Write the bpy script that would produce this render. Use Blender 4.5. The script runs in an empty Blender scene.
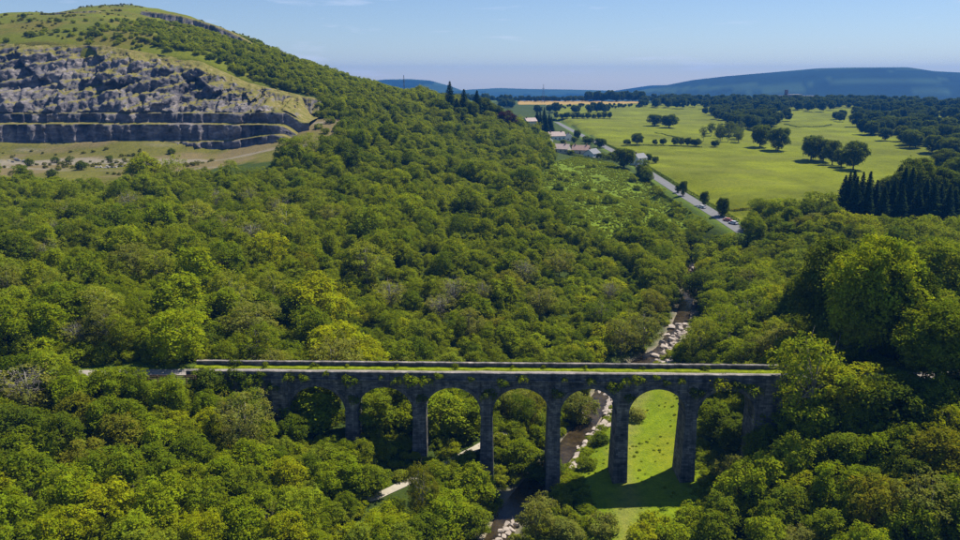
import bpy, math, random
import numpy as np
from mathutils import Vector

random.seed(7)
RNG = np.random.default_rng(11)
scene = bpy.context.scene
COL = scene.collection

# ------------------------------------------------------------------ camera
CAM_Z = 79.5
PITCH = math.radians(14.3)
FPX = 746.0                                   # focal length in pixels of a 960 wide frame
cam_data = bpy.data.cameras.new('camera')
cam_data.sensor_width = 36.0
cam_data.lens = FPX / 960.0 * 36.0
cam_data.clip_start = 0.5
cam_data.clip_end = 40000.0
cam = bpy.data.objects.new('camera', cam_data)
COL.objects.link(cam)
cam.location = (0, 0, CAM_Z)
cam.rotation_euler = (math.radians(90) - PITCH, 0, 0)
scene.camera = cam

# ------------------------------------------------------------------ light
SUN_ELEV, SUN_AZ = math.radians(57), math.radians(56)      # azimuth clockwise from +Y
world = bpy.data.worlds.new('World')
scene.world = world
world.use_nodes = True
wn, wl = world.node_tree.nodes, world.node_tree.links
wn.clear()
w_out = wn.new('ShaderNodeOutputWorld')
w_bg = wn.new('ShaderNodeBackground')
w_sky = wn.new('ShaderNodeTexSky')
w_sky.sky_type = 'NISHITA'
w_sky.sun_disc = False
w_sky.sun_elevation = SUN_ELEV
w_sky.sun_rotation = SUN_AZ
w_sky.altitude = 200
w_sky.air_density = 1.0
w_sky.dust_density = 0.0
w_sky.ozone_density = 4.0
w_bg.inputs['Strength'].default_value = 0.070
# a few thin clouds over the whole sky
w_tc = wn.new('ShaderNodeTexCoord')
w_map = wn.new('ShaderNodeMapping'); w_map.inputs['Scale'].default_value = (5.0, 5.0, 34.0)
w_map.inputs['Location'].default_value = (0.35, 0.2, 1.4)
w_noise = wn.new('ShaderNodeTexNoise'); w_noise.inputs['Scale'].default_value = 2.1; w_noise.inputs['Detail'].default_value = 6
w_ramp = wn.new('ShaderNodeValToRGB')
w_ramp.color_ramp.elements[0].position = 0.60; w_ramp.color_ramp.elements[0].color = (0, 0, 0, 1)
w_ramp.color_ramp.elements[1].position = 0.80; w_ramp.color_ramp.elements[1].color = (0.42, 0.42, 0.42, 1)
w_mix = wn.new('ShaderNodeMixRGB'); w_mix.inputs['Color2'].default_value = (9.5, 9.8, 10.6, 1)
wl.new(w_tc.outputs['Generated'], w_map.inputs['Vector']); wl.new(w_map.outputs[0], w_noise.inputs['Vector'])
wl.new(w_noise.outputs['Fac'], w_ramp.inputs[0]); wl.new(w_ramp.outputs[0], w_mix.inputs['Fac'])
wl.new(w_sky.outputs[0], w_mix.inputs['Color1']); w_tint = wn.new('ShaderNodeMixRGB'); w_tint.blend_type = 'MULTIPLY'; w_tint.inputs['Fac'].default_value = 1.0; w_tint.inputs['Color2'].default_value = (.90, .93, 1.06, 1)
wl.new(w_mix.outputs[0], w_tint.inputs['Color1']); wl.new(w_tint.outputs[0], w_bg.inputs['Color'])
wl.new(w_bg.outputs[0], w_out.inputs['Surface'])

sun_data = bpy.data.lights.new('sun', 'SUN')
sun_data.energy = 4.8
sun_data.angle = math.radians(0.55)
sun_data.color = (1.0, 0.935, 0.80)
sun = bpy.data.objects.new('sun', sun_data)
COL.objects.link(sun)
SUN_VEC = Vector((math.sin(SUN_AZ) * math.cos(SUN_ELEV), math.cos(SUN_AZ) * math.cos(SUN_ELEV), math.sin(SUN_ELEV)))
sun.rotation_euler = SUN_VEC.to_track_quat('Z', 'Y').to_euler()
sun.location = (200, 100, 300)

vs = scene.view_settings
vs.view_transform = 'Standard'; vs.look = 'None'; vs.gamma = 1.0; vs.exposure = 0.58
vs.use_curve_mapping = False
scene.render.engine = 'CYCLES'
cy = scene.cycles
cy.max_bounces = 6; cy.diffuse_bounces = 3; cy.glossy_bounces = 2; cy.transmission_bounces = 3
cy.volume_bounces = 0; cy.transparent_max_bounces = 4
cy.use_denoising = True; cy.denoiser = 'OPENIMAGEDENOISE'; cy.denoising_prefilter = 'NONE'; cy.denoising_input_passes = 'RGB_ALBEDO_NORMAL'
cy.caustics_reflective = False; cy.caustics_refractive = False

# ------------------------------------------------------------------ pixel <-> world (photograph 960 x 540)
CP, SP = math.cos(PITCH), math.sin(PITCH)
def ray(u, v):
    return np.array([u - 480.0, FPX * CP + (270.0 - v) * SP, -FPX * SP + (270.0 - v) * CP])
def at_y(u, v, y):
    d = ray(u, v); t = y / d[1]
    return np.array([d[0] * t, y, CAM_Z + d[2] * t])
def at_z(u, v, z):
    d = ray(u, v); t = (z - CAM_Z) / d[2]
    return np.array([d[0] * t, d[1] * t, z])
def proj(x, y, z):
    x = np.asarray(x, float); y = np.asarray(y, float); z = np.asarray(z, float) - CAM_Z
    dep = np.maximum(y * CP - z * SP, 0.1)
    up = y * SP + z * CP
    return 480 + FPX * x / dep, 270 - FPX * up / dep, dep

# ------------------------------------------------------------------ noise
def _h(ix, iy, iz=0, seed=0):
    n = (ix.astype(np.int64) * 73856093) ^ (iy.astype(np.int64) * 19349663) ^ (np.asarray(iz).astype(np.int64) * 83492791) ^ (seed * 2654435761 % 2147483647)
    n = (n ^ (n >> 13)) * 1274126177 & 0x7fffffff
    n = (n ^ (n >> 16)) * 668265263 & 0x7fffffff
    return ((n ^ (n >> 15)) & 0xffff) / 65535.0
def vnoise(x, y, seed=0):
    x = np.asarray(x, float); y = np.asarray(y, float)
    ix = np.floor(x); iy = np.floor(y); fx = x - ix; fy = y - iy
    fx = fx * fx * (3 - 2 * fx); fy = fy * fy * (3 - 2 * fy)
    a = _h(ix, iy, 0, seed); b = _h(ix + 1, iy, 0, seed); c = _h(ix, iy + 1, 0, seed); d = _h(ix + 1, iy + 1, 0, seed)
    return (a * (1 - fx) + b * fx) * (1 - fy) + (c * (1 - fx) + d * fx) * fy
def fbm(x, y, oct=4, seed=0):
    s = 0; a = 0.5; t = 0
    for i in range(oct):
        s = s + a * vnoise(x, y, seed + i * 17); t += a
        x = np.asarray(x) * 2.03 + 11.3; y = np.asarray(y) * 2.03 + 5.7; a *= 0.5
    return s / t
def cells(x, y, seed=0):
    """value of the nearest jittered cell and the distance to the border"""
    ix = np.floor(x); iy = np.floor(y)
    best = np.full(np.shape(x), 9.0); sec = np.full(np.shape(x), 9.0); val = np.zeros(np.shape(x))
    for dx in (-1, 0, 1):
        for dy in (-1, 0, 1):
            cx = ix + dx; cyy = iy + dy
            px = cx + 0.15 + 0.7 * _h(cx, cyy, 1, seed); py = cyy + 0.15 + 0.7 * _h(cx, cyy, 2, seed)
            d = np.maximum(abs(x - px), abs(y - py)) * 0.6 + 0.4 * np.hypot(x - px, y - py)
            vv = _h(cx, cyy, 3, seed)
            closer = d < best
            sec = np.where(closer, best, np.minimum(sec, d))
            val = np.where(closer, vv, val); best = np.where(closer, d, best)
    return val, sec - best
def facets(x, y, seed=0, tilt=1.0):
    """broken planes: each jittered cell is a flat piece with its own height and tilt"""
    ix = np.floor(x); iy = np.floor(y)
    best = np.full(np.shape(x), 9.0); val = np.zeros(np.shape(x))
    for dx in (-1, 0, 1):
        for dy in (-1, 0, 1):
            cx = ix + dx; cyy = iy + dy
            px = cx + _h(cx, cyy, 1, seed); py = cyy + _h(cx, cyy, 2, seed)
            d = abs(x - px) * .8 + abs(y - py) * .5 + .3 * np.hypot(x - px, y - py)
            vv = _h(cx, cyy, 3, seed) - .5 + tilt * ((_h(cx, cyy, 4, seed) - .5) * (x - px) + (_h(cx, cyy, 5, seed) - .5) * (y - py))
            m = d < best
            val = np.where(m, vv, val); best = np.where(m, d, best)
    return val
def sstep(a, b, x):
    t = np.clip((np.asarray(x, float) - a) / (b - a), 0, 1)
    return t * t * (3 - 2 * t)
def in_poly(px, py, poly):
    px = np.asarray(px, float); py = np.asarray(py, float)
    r = np.zeros(px.shape, bool); n = len(poly)
    for i in range(n):
        x1, y1 = poly[i]; x2, y2 = poly[(i + 1) % n]
        if y1 == y2: continue
        c = ((y1 > py) != (y2 > py)) & (px < (x2 - x1) * (py - y1) / (y2 - y1) + x1)
        r ^= c
    return r
def poly_dist(x, y, pts):
    """distance to a polyline, plus the interpolated third coordinate at the nearest point"""
    x = np.asarray(x, float); y = np.asarray(y, float)
    bd = np.full(x.shape, 1e9); bz = np.zeros(x.shape)
    for a, b in zip(pts[:-1], pts[1:]):
        ex, ey = b[0] - a[0], b[1] - a[1]; L = ex * ex + ey * ey + 1e-9
        t = np.clip(((x - a[0]) * ex + (y - a[1]) * ey) / L, 0, 1)
        d = np.hypot(x - a[0] - t * ex, y - a[1] - t * ey)
        z = a[2] + t * (b[2] - a[2])
        m = d < bd
        bz = np.where(m, z, bz); bd = np.where(m, d, bd)
    return bd, bz

# ------------------------------------------------------------------ terrain heights
CTRL = [
 # valley floor, meadow
 (25,138,0),(45,130,.4),(40,120,0),(30,150,0),(40,165,.6),(38,180,1.5),(45,195,2.5),(53,137,2.5),(62,136,9),(62,120,7),(50,105,1.5),(30,105,0),(20,100,-.5),(56,150,3),(58,170,4),
 (2,118,-2.6),(10,138,-2),(17,150,-1.8),(27,169,-1.5),(33,187,-1),(60,219,0),(75,255,1),(92,312,3.2),(104,360,6),(112,410,11),
 (-40,138,11),(-26,138,8),(-12,138,6),(1,138,2.2),(14,134,-.5),(21,140,0),
 (-55,138,19),(-65,138,22),(-90,140,22),(-150,140,22),(-240,140,23),
 (-45,120,10),(-30,115,6),(-19,124,4.3),(-10,110,1),(-60,120,13),(-60,100,10),(-40,95,6),(-100,110,17),(-120,90,14),(-30,80,2),(0,80,-4),(-80,80,8),(-160,100,18),
 # left wood and plateau
 (-40,165,12),(-12,165,5),(-26,150,8),(-70,160,23),(-60,180,19),(-30,190,9),(-5,190,5),(10,200,4),(30,220,4),(20,240,8),(-20,230,12),(-50,230,20),(-90,200,25),(-150,200,26),(-220,200,27),
 (-150,260,27),(-80,260,24),(-20,280,18),(30,280,13),(55,270,7),(60,310,14),(-250,270,29),
 (-100,330,31),(-180,330,34),(-250,330,34.5),(-150,400,36),(-250,400,36),(-330,400,36.5),(-250,445,38),(-330,445,38),(-400,440,38),(-150,450,40),(-84,400,43),(-92,445,50),
 (-60,350,31),(-20,350,25),(20,350,21),(50,350,20),
 # the hill and its spur
 (-420,545,106),(-330,540,104),(-261,540,103),(-192,535,92),(-158,525,78),(-116,515,69),(-70,480,52),
 (-415,680,133),(-364,690,135),(-338,740,149),(-282,730,139),(-208,690,112),(-128,660,84),(-68,640,68),(-34,640,59),(17,650,47),(48,640,32),
 (-300,900,112),(-100,900,55),(20,900,38),(-38,480,41),(0,460,28),(33,420,21),(-15,550,42),(30,540,32),(62,560,26),(-500,900,130),(-700,600,120),(-600,420,60),(-500,300,36),
 # plateau with fields
 (113,322,17),(120,380,18.5),(130,440,20),(131,505,22),(95,610,24.5),(75,700,26),(68,440,21.5),(75,380,19.5),(90,350,17.5),(200,350,17.5),(300,350,18),(200,450,20),(350,450,21),(300,600,23),(150,700,25),(500,600,24),
 (300,900,29),(600,900,30),(0,1100,35),(300,1300,37),(-200,1300,42),(800,1300,37),(1000,700,26),(400,300,20),
 # right bank
 (80,138,22),(76,152,21),(100,140,23),(140,140,25),(120,110,19),(90,100,13),(72,90,6),(120,170,22),(92,178,15),(76,195,7),(70,168,9),(100,215,9),(86,235,4),(122,250,11),(150,220,16),(180,180,22),(130,290,13),(112,302,9),(160,270,15),(200,280,16.5),(250,200,24),(220,120,27),
 (-300,0,20),(0,-100,-8),(300,0,30),(-1000,0,40),(1000,100,35),(-1000,1000,110),(-900,1500,70),(900,1800,38),(0,1800,40),
]
CTRL = np.array(CTRL, float)
_c2 = 22.0 ** 2
def _phi(dx, dy): return np.sqrt(dx * dx + dy * dy + _c2)
_A = _phi(CTRL[:, None, 0] - CTRL[None, :, 0], CTRL[:, None, 1] - CTRL[None, :, 1])
_n = len(CTRL)
_M = np.zeros((_n + 1, _n + 1)); _M[:_n, :_n] = _A - np.eye(_n) * 1.0; _M[:_n, _n] = 1; _M[_n, :_n] = 1
_W = np.linalg.solve(_M, np.append(CTRL[:, 2], 0))
def rbf(x, y):
    x = np.asarray(x, float); y = np.asarray(y, float)
    o = np.empty(x.size); xf = x.ravel(); yf = y.ravel()
    for i in range(0, xf.size, 20000):
        s = slice(i, i + 20000)
        o[s] = _phi(xf[s, None] - CTRL[None, :, 0], yf[s, None] - CTRL[None, :, 1]) @ _W[:_n] + _W[_n]
    return o.reshape(x.shape)

RIVER = [(-30,40,-7),(-12,80,-5),(-3,104,-3.4),(2,118,-3.0),(4,126,-2.7),(10,138,-2.4),(17,150,-2.1),(27,169,-1.7),(34,187,-1.2),(46,203,-.6),(59,219,0),(70,245,.8),(78,268,1.4),(86,292,2.4),(90,306,3.0)]
# viaduct frame: s along the deck, t across (positive away from the camera)
VO = np.array([1.3, 137.6]); VA = math.radians(-1.25)
VE = np.array([math.cos(VA), math.sin(VA)]); VN = np.array([-VE[1], VE[0]])
VZ = 23.35                      # top of the parapets
DECK = VZ - 1.15
def vpt(s, t): return VO + VE * s + VN * t
_l = vpt(-60, 2.2); _r = vpt(66, 2.6)
TRACK = [(-420,150,23.5),(-250,143,23),(-150,140.5,22.4),(-95,140.2,DECK),(_l[0],_l[1],DECK)]
TRACK_R = [(_r[0],_r[1],DECK),(88,139,DECK),(120,146,DECK+.3),(170,165,DECK+1),(300,210,24)]
def gpt(u, v, z): 
    p = at_z(u, v, z); return (p[0], p[1], z)
ROAD = [gpt(744,233,16.6),gpt(727,222,17.2),gpt(703,207,17.8),gpt(680,193,18.6),gpt(660,180,19.8),gpt(643,169,21.2),gpt(628,159,22.4),gpt(612,150.5,23.4),gpt(598,143.5,24.2),gpt(575,132,25.4),gpt(556,122,27.0)]
FOOTPATH = [(-20.6,122.3,4.7),(-19.5,123.5,4.5),(-12,131.5,4.2),(-4,140,3.9),(1.5,147.5,3.4),(6,153.5,2.8)]

def quarry_line(x):
    """foot and rim of the quarry for a column x: y0, z0, yr, zr"""
    y0 = 449 + 5 * np.sin(x * 0.021) + 6 * (fbm(x * 0.02, x * 0 + 3, 2, 5) - .5) - 10 * sstep(-160, -95, x)
    z0 = np.interp(x, [-430, -250, -150, -92], [38, 38.0, 40, 49])
    yr = np.interp(x, [-430, -330, -261, -192, -158, -116, -80], [545, 540, 540, 535, 525, 512, 500])
    zr = np.interp(x, [-430, -330, -261, -192, -158, -116, -80], [106, 104, 103, 92, 78, 69, 60])
    return y0, z0, yr, zr

def H(x, y):
    x = np.asarray(x, float); y = np.asarray(y, float)
    z = rbf(x, y)
    far = sstep(1100, 2200, np.hypot(x, y))
    z = z * (1 - far) + far * (40 + 0 * x)
    z = z - np.clip((np.hypot(x, y) - 1560) * .045, 0, 175)          # the land falls away beyond the fields
    z = z + (fbm(x * .05, y * .05, 3, 3) - .5) * 2.0 * sstep(60, 300, np.hypot(x - 30, y - 140)) + (fbm(x * .2, y * .2, 2, 4) - .5) * .5
    hill = sstep(60, 100, z)
    z = z + hill * (fbm(x * .03, y * .03, 3, 8) - .5) * 7
    d, rz = poly_dist(x, y, ROAD)
    z = np.where(d < 16, rz * (1 - sstep(4, 16, d)) + z * sstep(4, 16, d), z)
    for tr in (TRACK, TRACK_R):
        d, tz = poly_dist(x, y, tr)
        k = sstep(2.6, 10, d)
        z = np.where(d < 10, (tz - .05) * (1 - k) + z * k, z)
    d, pz = poly_dist(x, y, FOOTPATH)
    k = sstep(1.6, 5, d); z = np.where(d < 5, pz * (1 - k) + z * k, z)
    d, rz = poly_dist(x, y, RIVER)
    k = sstep(2.6, 9.5, d + 1.2 * (fbm(x * .15, y * .15, 2, 21) - .5))
    z = np.where(d < 10, (rz - .7) * (1 - k) + z * k, z)
    # under the viaduct the valley stays open between the abutments
    s = (x - VO[0]) * VE[0] + (y - VO[1]) * VE[1]; t = (x - VO[0]) * VN[0] + (y - VO[1]) * VN[1]
    y0, z0, yr, zr = quarry_line(x)
    q = sstep(y0 + 1, y0 + 9, y) * (1 - sstep(yr - 12, yr - 3, y)) * (1 - sstep(-128, -106, x)) * sstep(-440, -425, x)
    z = z - 16 * q
    return z

def hit(u, v, off=0.0, y0=60.0, y1=1700.0, n=1600):
    """first place where the view ray through a pixel comes within OFF metres above the ground"""
    d = ray(u, v); ys = np.geomspace(y0, y1, n); t = ys / d[1]
    x = d[0] * t; z = CAM_Z + d[2] * t
    g = H(x, ys)
    b = np.nonzero(z <= g + off)[0]
    i = b[0] if len(b) else n - 1
    return float(x[i]), float(ys[i]), float(g[i])

# ------------------------------------------------------------------ mesh helpers
def link(name, mesh, parent=None, mat=None):
    o = bpy.data.objects.new(name, mesh); COL.objects.link(o)
    if parent is not None: o.parent = parent
    if mat is not None and mesh is not None and len(mesh.materials) == 0: mesh.materials.append(mat)
    return o
def mesh_from(name, V, F, mat=None, smooth=False, mats=None, fmat=None):
    """V (n,3), F a list of index tuples or an (m,4)/(m,3) array"""
    me = bpy.data.meshes.new(name)
    V = np.asarray(V, np.float32)
    if isinstance(F, np.ndarray):
        m, k = F.shape
        me.vertices.add(len(V)); me.vertices.foreach_set('co', V.ravel())
        me.loops.add(m * k); me.loops.foreach_set('vertex_index', F.astype(np.int32).ravel())
        me.polygons.add(m); me.polygons.foreach_set('loop_start', np.arange(0, m * k, k, dtype=np.int32))
        me.polygons.foreach_set('loop_total', np.full(m, k, np.int32))
        me.update(calc_edges=True)
    else:
        me.from_pydata([tuple(p) for p in V.tolist()], [], F); me.update()
    if mat is not None: me.materials.append(mat)
    if mats:
        for mm in mats: me.materials.append(mm)
    if fmat is not None: me.polygons.foreach_set('material_index', np.asarray(fmat, np.int32))
    if smooth: me.polygons.foreach_set('use_smooth', np.ones(len(me.polygons), bool))
    return me
class MB:
    def __init__(s): s.V = []; s.F = []
    def add(s, V, F):
        o = len(s.V); s.V += [tuple(map(float, p)) for p in V]; s.F += [tuple(i + o for i in f) for f in F]; return s
    def box(s, x0, x1, y0, y1, z0, z1):
        return s.add([(x0,y0,z0),(x1,y0,z0),(x1,y1,z0),(x0,y1,z0),(x0,y0,z1),(x1,y0,z1),(x1,y1,z1),(x0,y1,z1)],
                     [(3,2,1,0),(4,5,6,7),(0,1,5,4),(1,2,6,5),(2,3,7,6),(3,0,4,7)])
    def taper(s, x0, x1, y0, y1, z0, z1, d):
        """box whose foot spreads by d on every side"""
        return s.add([(x0-d,y0-d,z0),(x1+d,y0-d,z0),(x1+d,y1+d,z0),(x0-d,y1+d,z0),(x0,y0,z1),(x1,y0,z1),(x1,y1,z1),(x0,y1,z1)],
                     [(3,2,1,0),(4,5,6,7),(0,1,5,4),(1,2,6,5),(2,3,7,6),(3,0,4,7)])
    def tube(s, pts, rad, n=6):
        pts = [np.asarray(p, float) for p in pts]; o = len(s.V)
        for i, p in enumerate(pts):
            d = pts[min(i + 1, len(pts) - 1)] - pts[max(i - 1, 0)]; d = d / (np.linalg.norm(d) + 1e-9)
            a = np.cross(d, (0, 0, 1.0) if abs(d[2]) < .9 else (1.0, 0, 0)); a /= np.linalg.norm(a); b = np.cross(d, a)
            for k in range(n):
                w = 2 * math.pi * k / n
                s.V.append(tuple(p + (a * math.cos(w) + b * math.sin(w)) * rad[i]))
        for i in range(len(pts) - 1):
            for k in range(n):
                s.F.append((o + i*n + k, o + i*n + (k+1) % n, o + (i+1)*n + (k+1) % n, o + (i+1)*n + k))
        s.F.append(tuple(o + k for k in range(n))[::-1]); s.F.append(tuple(o + (len(pts)-1)*n + k for k in range(n)))
        return s
    def prism(s, prof, x0, x1):
        """profile of (y,z) points pushed from x0 to x1"""
        n = len(prof)
        return s.add([(x0,)+tuple(p) for p in prof] + [(x1,)+tuple(p) for p in prof],
                     [tuple(range(n))[::-1], tuple(range(n, 2*n))] + [(i, (i+1) % n, n + (i+1) % n, n + i) for i in range(n)])
    def mesh(s, name, mat=None, smooth=False): return mesh_from(name, np.array(s.V), s.F, mat, smooth)
def tag(o, label=None, cat=None, group=None, kind=None):
    if label: o['label'] = label
    if cat: o['category'] = cat
    if group: o['group'] = group
    if kind: o['kind'] = kind
    return o
def empty(name, loc=(0,0,0), rz=0.0, s=1.0):
    o = bpy.data.objects.new(name, None); COL.objects.link(o); o.location = loc; o.rotation_euler = (0,0,rz)
    o.scale = (s, s, s) if not isinstance(s, tuple) else s
    o.empty_display_size = .5
    return o
def fix_normals(me):
    import bmesh
    b = bmesh.new(); b.from_mesh(me); bmesh.ops.recalc_face_normals(b, faces=b.faces); b.to_mesh(me); b.free()

# ------------------------------------------------------------------ materials
def nt(name):
    m = bpy.data.materials.new(name); m.use_nodes = True
    n = m.node_tree.nodes; l = m.node_tree.links; n.clear()
    out = n.new('ShaderNodeOutputMaterial')
    return m, n, l, out
def ramp(n, stops):
    r = n.new('ShaderNodeValToRGB'); e = r.color_ramp.elements
    e[0].position, e[0].color = stops[0][0], (*stops[0][1], 1)
    e[1].position, e[1].color = stops[-1][0], (*stops[-1][1], 1)
    for p, c in stops[1:-1]:
        k = e.new(p); k.color = (*c, 1)
    return r
def noise_node(n, l, scale, detail=4, coord=None, rough=.55):
    t = n.new('ShaderNodeTexNoise'); t.inputs['Scale'].default_value = scale; t.inputs['Detail'].default_value = detail; t.inputs['Roughness'].default_value = rough
    if coord is not None: l.new(coord, t.inputs['Vector'])
    return t
def mixc(n, l, fac, a, b, mode='MIX'):
    m = n.new('ShaderNodeMixRGB'); m.blend_type = mode
    for s, v in ((m.inputs['Fac'], fac), (m.inputs['Color1'], a), (m.inputs['Color2'], b)):
        if isinstance(v, (int, float)): s.default_value = v
        elif isinstance(v, tuple): s.default_value = (*v, 1)
        else: l.new(v, s)
    return m.outputs[0]
def mathn(n, l, op, a, b=None, clamp=False):
    m = n.new('ShaderNodeMath'); m.operation = op; m.use_clamp = clamp
    for i, v in ((0, a), (1, b)):
        if v is None: continue
        if isinstance(v, (int, float)): m.inputs[i].default_value = v
        else: l.new(v, m.inputs[i])
    return m.outputs[0]
def simple(name, col, rough=.8, var=.25, scale=.6, bump=0.0, bscale=3.0, spec=.3, metal=0.0):
    """plain procedural surface: mottled colour plus fine relief"""
    m, n, l, out = nt(name)
    p = n.new('ShaderNodeBsdfPrincipled'); l.new(p.outputs[0], out.inputs[0])
    g = n.new('ShaderNodeNewGeometry')
    t = noise_node(n, l, scale, 5, g.outputs['Position'])
    lo = tuple(c * (1 - var) for c in col); hi = tuple(min(1, c * (1 + var)) for c in col)
    r = ramp(n, [(.3, lo), (.7, hi)]); l.new(t.outputs['Fac'], r.inputs[0]); l.new(r.outputs[0], p.inputs['Base Color'])
    p.inputs['Roughness'].default_value = rough; p.inputs['Metallic'].default_value = metal
    p.inputs['Specular IOR Level'].default_value = spec
    if bump:
        tb = noise_node(n, l, bscale, 5, g.outputs['Position'])
        b = n.new('ShaderNodeBump'); b.inputs['Strength'].default_value = bump; b.inputs['Distance'].default_value = .3
        l.new(tb.outputs['Fac'], b.inputs['Height']); l.new(b.outputs[0], p.inputs['Normal'])
    return m
def leaf_mat(name, trans=.38, tcol=(1.15, 1.15, .45), gloss=.0):
    """leaf surface: object colour, moved by a per-plant random and a patchy field, a per-leaf shade; light also passes through"""
    m, n, l, out = nt(name)
    oi = n.new('ShaderNodeObjectInfo')
    pn = noise_node(n, l, .028, 2, oi.outputs['Location'])
    a = mathn(n, l, 'ADD', mathn(n, l, 'MULTIPLY', oi.outputs['Random'], .62), mathn(n, l, 'MULTIPLY', pn.outputs['Fac'], .5))
    r = ramp(n, [(.10, (.42, .47, .75)), (.30, (.70, .76, 1.0)), (.46, (.95, .95, 1.0)), (.58, (1.05, .98, 1.6)), (.70, (1.25, 1.20, .85)), (.85, (1.12, 1.08, 3.0)), (.98, (1.5, 1.38, .9))])
    l.new(a, r.inputs[0])
    tint = mixc(n, l, oi.outputs['Alpha'], (1, 1, 1), r.outputs[0])
    c = mixc(n, l, 1.0, oi.outputs['Color'], tint, 'MULTIPLY')
    at = n.new('ShaderNodeAttribute'); at.attribute_name = 'shade'
    c = mixc(n, l, 1.0, c, at.outputs['Color'], 'MULTIPLY')
    d = n.new('ShaderNodeBsdfDiffuse'); l.new(c, d.inputs['Color'])
    tr = n.new('ShaderNodeBsdfTranslucent'); l.new(mixc(n, l, 1.0, c, tcol, 'MULTIPLY'), tr.inputs['Color'])
    ms = n.new('ShaderNodeMixShader'); ms.inputs[0].default_value = trans
    l.new(d.outputs[0], ms.inputs[1]); l.new(tr.outputs[0], ms.inputs[2])
    sh = ms.outputs[0]
    if gloss:
        gl = n.new('ShaderNodeBsdfGlossy'); gl.inputs['Roughness'].default_value = .5
        gl.inputs['Color'].default_value = (.8, .85, .9, 1)
        m2 = n.new('ShaderNodeMixShader'); m2.inputs[0].default_value = gloss
        l.new(sh, m2.inputs[1]); l.new(gl.outputs[0], m2.inputs[2]); sh = m2.outputs[0]
    l.new(sh, out.inputs[0])
    return m
M_LEAF = leaf_mat('leaf_green', .42, (1.6, 1.35, .4))
M_NEEDLE = leaf_mat('needle_green', .12, (1, 1, .7))
M_BARK = simple('bark', (.085, .07, .055), .9, .35, 3.0, .5, 9)
M_GREYBARK = simple('grey_bark', (.23, .21, .18), .9, .3, 3.0, .4, 9)

# ------------------------------------------------------------------ land cover
POLY_SCRUB = [(538,180),(547,164),(575,157),(612,163),(640,177),(668,196),(690,211),(714,227),(694,238),(664,246),(636,246),(604,240),(574,230),(552,214),(540,196)]
POLY_HEATH = [(-60,136),(330,118),(347,121),(334,144),(300,158),(222,166),(165,184),(92,190),(30,183),(-60,180)]
POLY_HAY = [(518,98.5),(622,98.5),(645,103),(600,104.5),(518,104.5)]
POLY_FIELD = [(556,104.5),(640,104),(1100,98),(1100,250),(880,240),(760,224),(737,222),(703,203),(660,176),(628,155),(598,139),(575,127),(553,116)]
MEADOW = [(21,98),(43,98),(45,112),(43,124),(47,136),(50,148),(53,162),(54,176),(52,196),(43,199),(36,186),(31,174),(25,158),(18,146),(19,128),(15,112)]
def cover(x, y, z):
    """base colour of the ground at each place: what grows or lies there"""
    x = np.asarray(x); y = np.asarray(y)
    u, v, dep = proj(x, y, z)
    c = np.empty(x.shape + (3,)); c[:] = (.045, .068, .010)                     # dark green wood floor, bramble and fern
    n1 = fbm(x * .035, y * .035, 4, 31)[..., None]; n2 = fbm(x * .11, y * .11, 3, 37)[..., None]
    def put(mask, col):
        nonlocal c
        m = np.clip(np.asarray(mask, float), 0, 1)[..., None]
        c = c * (1 - m) + np.asarray(col) * m
    past = np.array((.138, .160, .001)) * (1 - .45 * (n2 - .5)) * (.55 + .9 * n1)
    pl = (y > 285) & (x > 40) & in_poly(u, v, POLY_FIELD)
    put(pl, past)
    put((y > 1500), np.array((.075, .115, .02)) * (.6 + .8 * n1))
    # paler and drier streaks in the pasture
    put(pl * sstep(.60, .72, fbm(x * .012 + 9, y * .03, 3, 41)) * .6, (.15, .165, .012))
    put(in_poly(u, v, POLY_HAY) & (y > 700), (.36, .24, .075))
    sc = (y > 280) & (y < 640) & in_poly(u, v, POLY_SCRUB)
    put(sc, np.array((.125, .180, .010)) * (.7 + .6 * n2))
    up = sstep(66, 84, z) * (x < 20) * (y > 480)
    put(up, np.array((.125, .142, .009)) * (.7 + .6 * n1))
    put(up * sstep(.52, .66, fbm(x * .02, y * .04, 4, 43)), np.array((.135, .122, .020)))
    put(up * sstep(.56, .68, fbm(x * .03 + 4, y * .05, 4, 44)), np.array((.110, .125, .013)))
    he = in_poly(u, v, POLY_HEATH) & (y > 295) & (y < 560) & (x < -70)
    put(he, np.array((.125, .120, .022)) * (.75 + .5 * n2))
    put(he * sstep(.42, .58, fbm(x * .03, y * .05, 3, 45)), np.array((.165, .130, .06)))
    put(.85 * he * sstep(.55, .66, fbm(x * .012 + 2, y * .07, 3, 46)) * (y > 375), np.array((.24, .21, .17)))
    me = in_poly(x, y, MEADOW)
    put(me, np.array((.150, .210, .006)) * (.75 + .5 * n2))
    put(me * sstep(.5, .7, fbm(x * .09, y * .06, 3, 48)), np.array((.19, .22, .010)))
    # the trodden line that runs up the meadow, and the river bank
    wl_ = [(25,112,0),(29,130,0),(31,150,0),(37,168,0),(44,184,0),(48,200,0)]
    d, _ = poly_dist(x, y, wl_); put(me * (1 - sstep(.9, 3.0, d)) * .8, (.225, .225, .05))
    d, _ = poly_dist(x, y, RIVER); put((1 - sstep(3.0, 4.6, d)) * (y < 460), (.27, .23, .18))
    for tr in (TRACK, TRACK_R):
        d, _ = poly_dist(x, y, tr); put((1 - sstep(3.2, 6.0, d)) * (y < 300), np.array((.11, .155, .012)))
    d, _ = poly_dist(x, y, ROAD); put(1 - sstep(5, 8, d), (.10, .15, .015))
    d, _ = poly_dist(x, y, [gpt(727,213,17.4), gpt(750,217,17.4), gpt(783,212,17.6)]); put((1 - sstep(2, 5, d)) * .8, (.20, .17, .06))
    return c

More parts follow.
